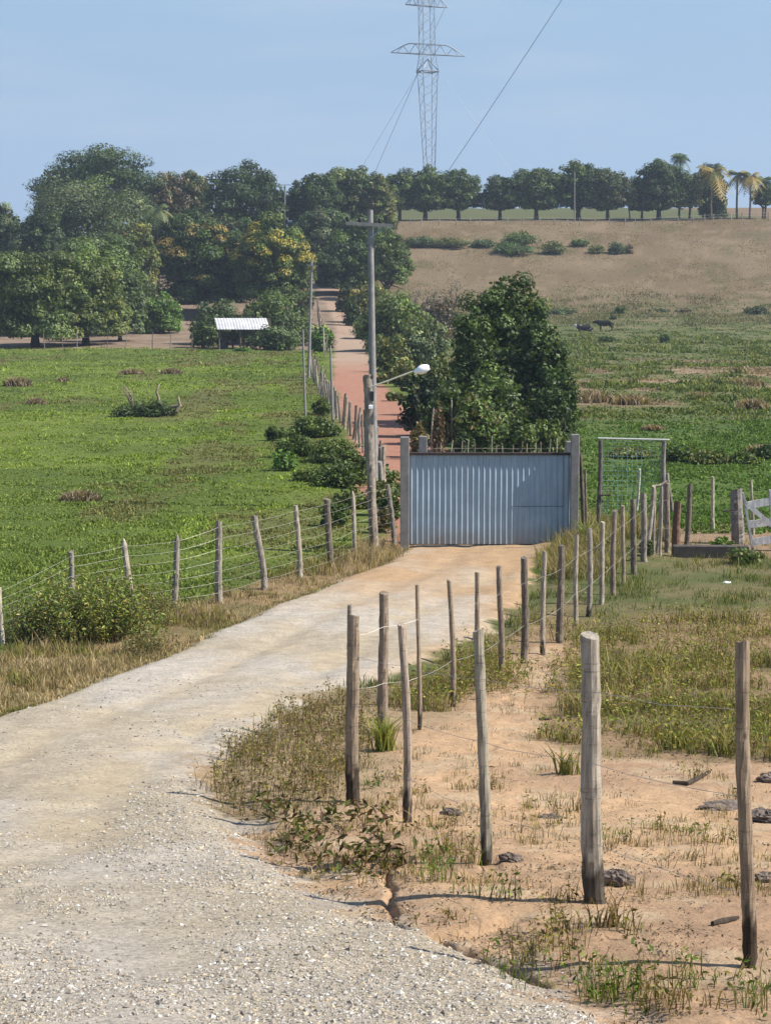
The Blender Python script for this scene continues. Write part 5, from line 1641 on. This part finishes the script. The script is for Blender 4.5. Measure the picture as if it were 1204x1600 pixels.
# --- roadside bush at the left fence
def twig_bush(label, px, py, wpx, n, h, cols, L=.06, k=5, dy=.5):
    x0, y0, z0 = gz(px, py)
    st = Stuff()
    R = wpx * y0 / F / 2
    for i in range(n):
        f = max(-1.1, min(1.1, random.gauss(0, .5)))
        twig_weed(st, x0 + f * R, y0 + random.gauss(0, dy), h * random.uniform(.45, 1.1) * (1 - .45 * f * f), k, L, cols, .12, lin(120, 104, 84, .4), .8)
    st.V = [v - np.array([x0, y0, z0]) for v in st.V]
    tag(link('bush', st.mesh('bush', M_LEAF), None, (x0, y0, z0)), label, 'bush', 'bushes at the left wire fence')
YG = [lin(108, 128, 54, .66), lin(132, 140, 60, .66), lin(86, 106, 46, .64), lin(150, 142, 74, .64), lin(96, 90, 62, .6)]
twig_bush('straggly yellow green bush growing through the left wire fence', 150, 1000, 180, 105, 1.3, YG, .085, 6)
twig_bush('lower dark twiggy bush at left end of the fence', 55, 1005, 130, 46, .95, [lin(84, 92, 50, .6), lin(112, 108, 62, .6), lin(96, 84, 66, .6)], .055, 5)
twig_bush('right trailing bush below the fence wires', 236, 968, 110, 44, .7, [lin(104, 112, 56, .6), lin(128, 128, 66, .62), lin(140, 124, 84, .6)], .06, 5)
twig_bush('low leafy creeper tumbling over the verge onto the gravel', 230, 1018, 80, 26, .38, [lin(120, 118, 66, .6), lin(146, 130, 84, .6), lin(96, 96, 58, .6)], .07, 5, .25)
tree('leafy vine hanging over the low concrete wall', 1128, 846, 44, 43.7, G_MANGO[1:3] + G_BRIGHT[:1], 'bush', 'bush', leaf=.09, cover=1.0, nclump=20, uneven=.45)
tree('dark leafy weed beside the post line near low wall', 1010, 840, 26, 42.5, G_DK + G_MANGO[:1], 'bush', 'bush', leaf=.07, cover=1.2, nclump=16)
tree('green weed clump at the foot of the post line', 948, 850, 36, 42, G_MANGO[1:3] + G_OLIVE, 'bush', 'bush', leaf=.07, cover=1.1, nclump=18)
tree('flat green weed patch below the thick gate post', 1165, 872, 70, 42, G_BRIGHT + G_OLIVE, 'bush', 'bush', leaf=.07, cover=.9, nclump=20, uneven=.4)

# --- right pasture: dark thicket line and hill bushes
R_ = 'leafy shrubs across the right pasture'
for lb, px, top, wpx, Y, cols in [('dark leafy shrub behind the netted frame', 1064, 694, 78, 72, G_MANGO[1:3] + G_DK[:1]), ('yellowish shrub right of the netted frame', 1110, 702, 70, 71, G_OLIVE + G_MANGO[1:2]),
                                  ('shrub before the right edge of the near pasture', 1160, 706, 66, 71, G_MANGO[1:3] + G_OLIVE[:1]), ('dark shrub at the right edge of the near pasture', 1202, 692, 60, 73, G_DK + G_MANGO[:1]),
                                  ('shrub seen through the netting', 985, 704, 90, 74, G_OLIVE + G_MANGO[1:3])]:
    tree(lb, px, top, wpx, Y, cols, 'bush', 'bush', group=R_, nclump=30, clump=.28, cover=1.6, leaf=.15, uneven=.34)
Hb = 'scattered bushes on the dry hill'
HB = [('leftmost low bush on the dry hill', 655, 362, 46, G_GREY), ('flat bush left of the biggest hill bush', 702, 364, 42, G_OLIVE), ('squat bush touching the biggest hill bush', 756, 368, 36, G_GREY),
      ('biggest dark bush on the dry hill', 814, 352, 44, G_MANGO[1:3]), ('pale bush just below the biggest hill bush', 796, 372, 50, G_GREY[:2] + G_BRIGHT[:1]), ('round bush right of the biggest hill bush', 864, 370, 34, G_OLIVE),
      ('fourth bush from the right in hill line', 904, 367, 26, G_MANGO[1:3]), ('third bush from the right in hill line', 930, 376, 24, G_OLIVE), ('second bush from the right in hill line', 960, 370, 22, G_GREY[:2]), ('brownish last bush of the hill line', 982, 373, 14, G_BROWN)]
for lb, px, top, wpx, cols in HB:
    tree(lb, px, top + 5, wpx * 1.35, 340 if top < 369 else 334, cols, 'bush', 'bush', group=Hb, cover=1.2, leaf=.26, nclump=22, uneven=.4)
for lb, px, top, wpx, Y, cols in [('grey bush left of the cows at the hill foot', 880, 484, 50, 284, G_GREY), ('small tree with flat top above the cows', 970, 474, 20, 284, G_MANGO[1:3]), ('dark upright bush behind the standing cow', 956, 492, 12, 275, G_GREY[2:3]),
                                  ('faint bush right of the small flat topped tree', 1030, 484, 34, 286, G_GREY), ('brownish bush in the middle of the hill foot', 1066, 482, 30, 286, G_GREY[:1] + G_BROWN), ('grey bush at the right end of the hill foot', 1184, 476, 44, 285, G_GREY + G_BROWN[:1]),
                                  ('low dark bush below the standing cow', 945, 524, 30, 225, G_GREY[2:3] + G_MANGO[:1]), ('small dark bush right of the low one in rough pasture', 1037, 520, 14, 222, G_MANGO[:1] + G_GREY[2:3])]:
    tree(lb, px, top, wpx, Y, cols, 'bush', 'bush', group='bushes at the foot of the dry hill', cover=1.2, leaf=.3, nclump=14)

# --- dry grass clumps standing out of the pastures (a mound of dead blades each)
def dry_clump(label, px, py, wpx, hpx, cols=[lin(172, 150, 126, .46), lin(154, 136, 114, .44), lin(134, 124, 94, .46), lin(182, 160, 138, .46)], n=340):
    x, y, z = gz(px, py)
    R, h = wpx * y / F / 2, hpx * y / F * .7
    st = Stuff()
    P = np.stack([np.clip(rng.normal(0, R * .36, n), -R * .8, R * .8), np.clip(rng.normal(0, R * .36, n), -R * .8, R * .8), np.zeros(n)], 1)
    P[:, 2] = H(P[:, 0] + x, P[:, 1] + y) - z
    st.blades(P, h * rng.uniform(.4, 1.1, n) * np.exp(-(P[:, 0] / R) ** 2 * .5), .02 + y * .0009, 1.1, pal(n, cols))
    tag(link('dry_grass_clump', st.mesh('dry_grass_clump', M_BLADE), None, (x, y, z)), label, 'dry grass', 'dry clumps in the pastures')
for a in (('tan dry clump near the left edge of left pasture', 28, 603, 50, 22), ('smaller dry clump below the left edge one', 58, 632, 40, 16), ('dry tuft right of the left edge clump', 100, 597, 22, 12), ('dry tuft above the dead branches', 206, 585, 40, 14),
          ('dry tuft right above the dead branches', 268, 584, 40, 14), ('pale dry reeds in the lower left pasture', 126, 782, 76, 26), ('tan dry clump right of the thicket in right pasture', 925, 628, 80, 30), ('second tan clump right of the thicket', 985, 632, 70, 26),
          ('dry mound near the right edge of right pasture', 1175, 640, 60, 28), ('dry patch beyond the dry mound', 1165, 602, 70, 18), ('dry patch in the middle of right pasture', 1090, 622, 50, 16), ('tan clump low behind the netted frame', 1020, 672, 44, 14), ('dry mound above the dark right edge shrub', 1186, 708, 50, 20)):
    dry_clump(*a)

def fallen_tree():
    x, y, z = gz(238, 650)
    root = thing('fallen_tree', 'heap of dead grey branches lying in the left pasture', 'dead tree', (x, y, z))
    s = y / F
    rg = np.random.default_rng(5)
    def branch(pts, r, tint):
        mb = MB(); mb.tube([np.array([(px - 238) * s, dy, (650 - py) * s]) for px, py, dy in pts], np.linspace(r, r * .4, len(pts)), 7, tint)
        link('branch', mb.mesh('branch', M_BARK, True), root)
    L_ = (3.4, 3.2, 3.0)
    branch([(246, 645, 0), (248, 622, .1), (245, 612, 0), (250, 600, 0)], .1, L_)
    branch([(262, 648, 0), (274, 645, .2), (281, 632, .1), (279, 620, 0)], .13, (3.6, 3.3, 3.1))
    branch([(258, 640, .3), (272, 636, .2), (284, 634, .2)], .12, L_)
    branch([(207, 640, 0), (208, 628, 0), (204, 615, 0), (196, 605, 0)], .06, L_)
    branch([(195, 642, 0), (215, 646, .2), (240, 643, .1), (262, 648, 0)], .16, (1.8, 1.7, 1.6))
    for k in range(12):
        a = rg.uniform(190, 215)
        branch([(205, 632, rg.normal(0, .2)), ((a + 205) / 2, 620, rg.normal(0, .3)), (a - 8, rg.uniform(600, 616), rg.normal(0, .4))], .025, (2.6, 2.5, 2.3))
    st = Stuff()
    for cx in (-28, -15, -3, 10):
        crown_geo(st, np.array([cx * s, 0, .25]), (1.2, .8, .55), .14, [lin(60, 80, 44, .6), lin(84, 100, 56, .6), lin(70, 72, 52, .6)], rg, .7, 12, .4, .4, core=False)
    link('withered_leaves', st.mesh('withered_leaves', M_LEAF), root)
fallen_tree()

# ------------------------------------------------------------------ shed and cattle
def shed():
    y = 204.0
    sc = y / F
    xl, xr = xs(338, 500) * y, xs(416, 500) * y
    z0 = hz((xl + xr) / 2, y)
    root = thing('shed', 'open cattle shed with whitish corrugated tin roof at the far pasture edge', 'shed', ((xl + xr) / 2, y, z0))
    W = (xr - xl) / 2 + .1
    ze, zr = CZ + tanv(514) * y - z0, CZ + tanv(497) * y - z0
    mb = MB()
    nx = 72
    X_ = np.linspace(-W, W, nx)
    V, Q = [], []
    for k, (yy, zz) in enumerate(((-1.9, ze), (-.9, ze + (zr - ze) * .52), (.1, zr))):
        V += [(x_ + (.35 if k < 1 else (.15 if k == 1 else -.1)), yy, zz + .02 * math.sin(i * 1.57)) for i, x_ in enumerate(X_)]
    off = len(V)
    V += [(a, b, c - .03) for a, b, c in V]
    for s_ in (0, off):
        for k in range(2):
            for i in range(nx - 1):
                a = s_ + k * nx + i
                Q.append((a, a + 1, a + 1 + nx, a + nx))
    mb.add(V, [Q])
    link('roof', mb.mesh('roof', M_TIN), root)
    mb = MB()
    V2 = [(a[0], .12 + 1.9 * k / 2, zr - .03 - (zr - ze) * .5 * k) for k in range(3) for a in V[:nx]]
    Q2 = [(k * nx + i, k * nx + i + 1, k * nx + nx + i + 1, k * nx + nx + i) for k in range(2) for i in range(nx - 1)]
    mb.add(V2, [Q2])
    link('rear_roof', mb.mesh('rear_roof', M_TIN), root)
    for xx, yy in ((-W + .55, -1.7), (0, -1.7), (W - .2, -1.7), (-W + .35, 1.8), (W - .4, 1.8), (.2, .1)):
        top = ze if yy < 0 else zr - .05 - (zr - ze) * .45 * max(0, yy)
        link('post', post_mesh(max(.5, top - .05), .10, int(xx * 10 + yy * 100) + 400, (random.gauss(0, .06), 0), (.5, .45, .42), bend=.03), root, (xx, yy, 0))
    for xx in (-.9, .4, 1.3):
        mb = MB(); limb(mb, np.array([xx, .2, -.1]), np.array([random.gauss(0, .4), 0, 1.]), ze * .8, .12, 1, np.random.default_rng(int(xx * 10) + 50), (.8, .75, .7))
        link('branch_prop', mb.mesh('branch_prop', M_BARK), root)
    x, yv, z = (xs(349, 535) * y, y - .8, 0)
    z = hz(x, yv)
    mb = MB()
    mb.tube([(0, 0, -.05), (0, 0, .2), (0, 0, .8), (0, 0, 1.0), (0, 0, 1.08)], [.52, .55, .5, .36, .1], 16)
    tag(link('water_drum', mb.mesh('water_drum', M_DARK), None, (x, yv, z)), 'dark rounded drum in the shade under the shed roof', 'drum')
shed()

def skin_animal(name, label, cat, verts, edges, radii, loc, rz, mat, root_i=0, group=None):
    me = bpy.data.meshes.new(name)
    me.from_pydata(verts, edges, [])
    o = link(name, me, None, loc, (0, 0, rz))
    md = o.modifiers.new('skin', 'SKIN')
    for i, r in enumerate(radii):
        v = me.skin_vertices[0].data[i]
        v.radius = (r, r) if not isinstance(r, tuple) else r
        v.use_root = (i == root_i)
    sb = o.modifiers.new('sub', 'SUBSURF')
    sb.levels = sb.render_levels = 2
    bpy.context.view_layer.update()
    dg = bpy.context.evaluated_depsgraph_get()
    nm = bpy.data.meshes.new_from_object(o.evaluated_get(dg))
    o.modifiers.clear()
    o.data = nm
    nm.materials.clear(); nm.materials.append(mat)
    o.scale = (1.12, 1.12, 1.12)
    tag(o, label, cat, group)
    return o

def cow_mat(name, white):
    m, t, b = new_mat(name)
    sp = t.nodes.new('ShaderNodeSeparateXYZ')
    co = objcoord(t)
    t.links.new(co, sp.inputs[0])
    n = noise(t, 1.6, 2, co)
    black, wh = (.018, .017, .017), (.6, .58, .54)
    if white:
        mr = t.nodes.new('ShaderNodeMapRange')
        mr.inputs[1].default_value = .62; mr.inputs[2].default_value = .7
        t.links.new(n, mr.inputs[0])
        mx = t.nodes.new('ShaderNodeMapRange')
        mx.inputs[1].default_value = -1.05; mx.inputs[2].default_value = -1.12
        t.links.new(sp.outputs[0], mx.inputs[0])
        ad = t.nodes.new('ShaderNodeMath'); ad.operation = 'MAXIMUM'
        t.links.new(mr.outputs[0], ad.inputs[0]); t.links.new(mx.outputs[0], ad.inputs[1])
        c = mix(t, black, wh, ad.outputs[0])
        t.links.new(c, b.inputs['Base Color'])
    else:
        t.links.new(ramp(t, n, [(.3, (.008, .0075, .0075)), (.7, (.016, .015, .014))]), b.inputs['Base Color'])
    b.inputs['Roughness'].default_value = .8
    b.inputs['Specular IOR Level'].default_value = .12
    return m

def cows():
    # standing cow, facing left (-X), head at shoulder height
    x, y, z = gz(945, 518)
    V = [(0, 0, .98), (-.45, 0, .98), (-.72, 0, 1.0), (-1.0, 0, 1.14), (-1.25, 0, 1.16), (-1.52, 0, 1.02),      # trunk, neck, head
         (.45, 0, 1.0), (.72, 0, 1.0),                                                                            # rump
         (-.58, -.2, .72), (-.6, -.2, .38), (-.58, -.2, .06), (-.52, .2, .72), (-.5, .2, .38), (-.52, .2, .06),   # forelegs
         (.6, -.22, .75), (.74, -.22, .44), (.68, -.22, .06), (.66, .22, .75), (.82, .22, .44), (.76, .22, .06),  # hind legs
         (.88, 0, .96), (.95, 0, .6), (.94, 0, .4),                                                               # tail
         (-1.2, -.2, 1.2), (-1.2, .2, 1.2)]                                                                       # ears
    E = [(0, 1), (1, 2), (2, 3), (3, 4), (4, 5), (0, 6), (6, 7), (2, 8), (8, 9), (9, 10), (2, 11), (11, 12), (12, 13), (7, 14), (14, 15), (15, 16), (7, 17), (17, 18), (18, 19), (7, 20), (20, 21), (21, 22), (4, 23), (4, 24)]
    Rr = [(.33, .36), (.32, .36), (.27, .32), (.19, .2), (.14, .15), (.09, .09), (.33, .34), (.26, .28), .12, .07, .06, .12, .07, .06, .15, .075, .06, .15, .075, .06, .04, .03, .04, .05, .05]
    skin_animal('cow', 'black cow standing side on in the rough pasture below the hill', 'cow', V, E, Rr, (x, y, z), 0, cow_mat('black_hide', False))
    # lying cow with a white face, to the left
    x, y, z = gz(914, 518)
    V = [(0, 0, .42), (-.45, 0, .45), (-.75, 0, .5), (-1.0, 0, .68), (-1.2, 0, .72), (-1.45, 0, .6), (.45, 0, .42), (.75, 0, .36),
         (-.7, -.3, .16), (-.95, -.34, .08), (-.7, -.36, .06), (.55, -.35, .2), (.25, -.45, .1), (.5, -.5, .06), (.92, 0, .3), (1.02, .1, .08), (-1.15, -.2, .78), (-1.15, .2, .78)]
    E = [(0, 1), (1, 2), (2, 3), (3, 4), (4, 5), (0, 6), (6, 7), (2, 8), (8, 9), (9, 10), (7, 11), (11, 12), (12, 13), (7, 14), (14, 15), (4, 16), (4, 17)]
    Rr = [(.4, .38), (.38, .36), (.28, .3), (.19, .2), (.14, .15), (.09, .1), (.4, .36), (.28, .28), .12, .08, .06, .17, .09, .06, .04, .03, .05, .05]
    skin_animal('cow', 'black and white cow lying down left of the standing one', 'cow', V, E, Rr, (x, y, z), .1, cow_mat('pied_hide', True))
cows()

# ------------------------------------------------------------------ the air between here and the hill
def haze():
    mb = MB(); mb.box(-1350, 1350, -40, 1480, -60, 130)
    m = bpy.data.materials.new('air')
    m.use_nodes = True
    t = m.node_tree; t.nodes.clear()
    o = t.nodes.new('ShaderNodeOutputMaterial')
    v = t.nodes.new('ShaderNodeVolumePrincipled')
    v.inputs['Color'].default_value = (.72, .84, 1, 1)
    v.inputs['Density'].default_value = .00024
    v.inputs['Anisotropy'].default_value = .2
    t.links.new(v.outputs[0], o.inputs['Volume'])
    tag(link('haze', mb.mesh('haze', m)), 'thin pale blue haze over the valley', kind='stuff')
haze()
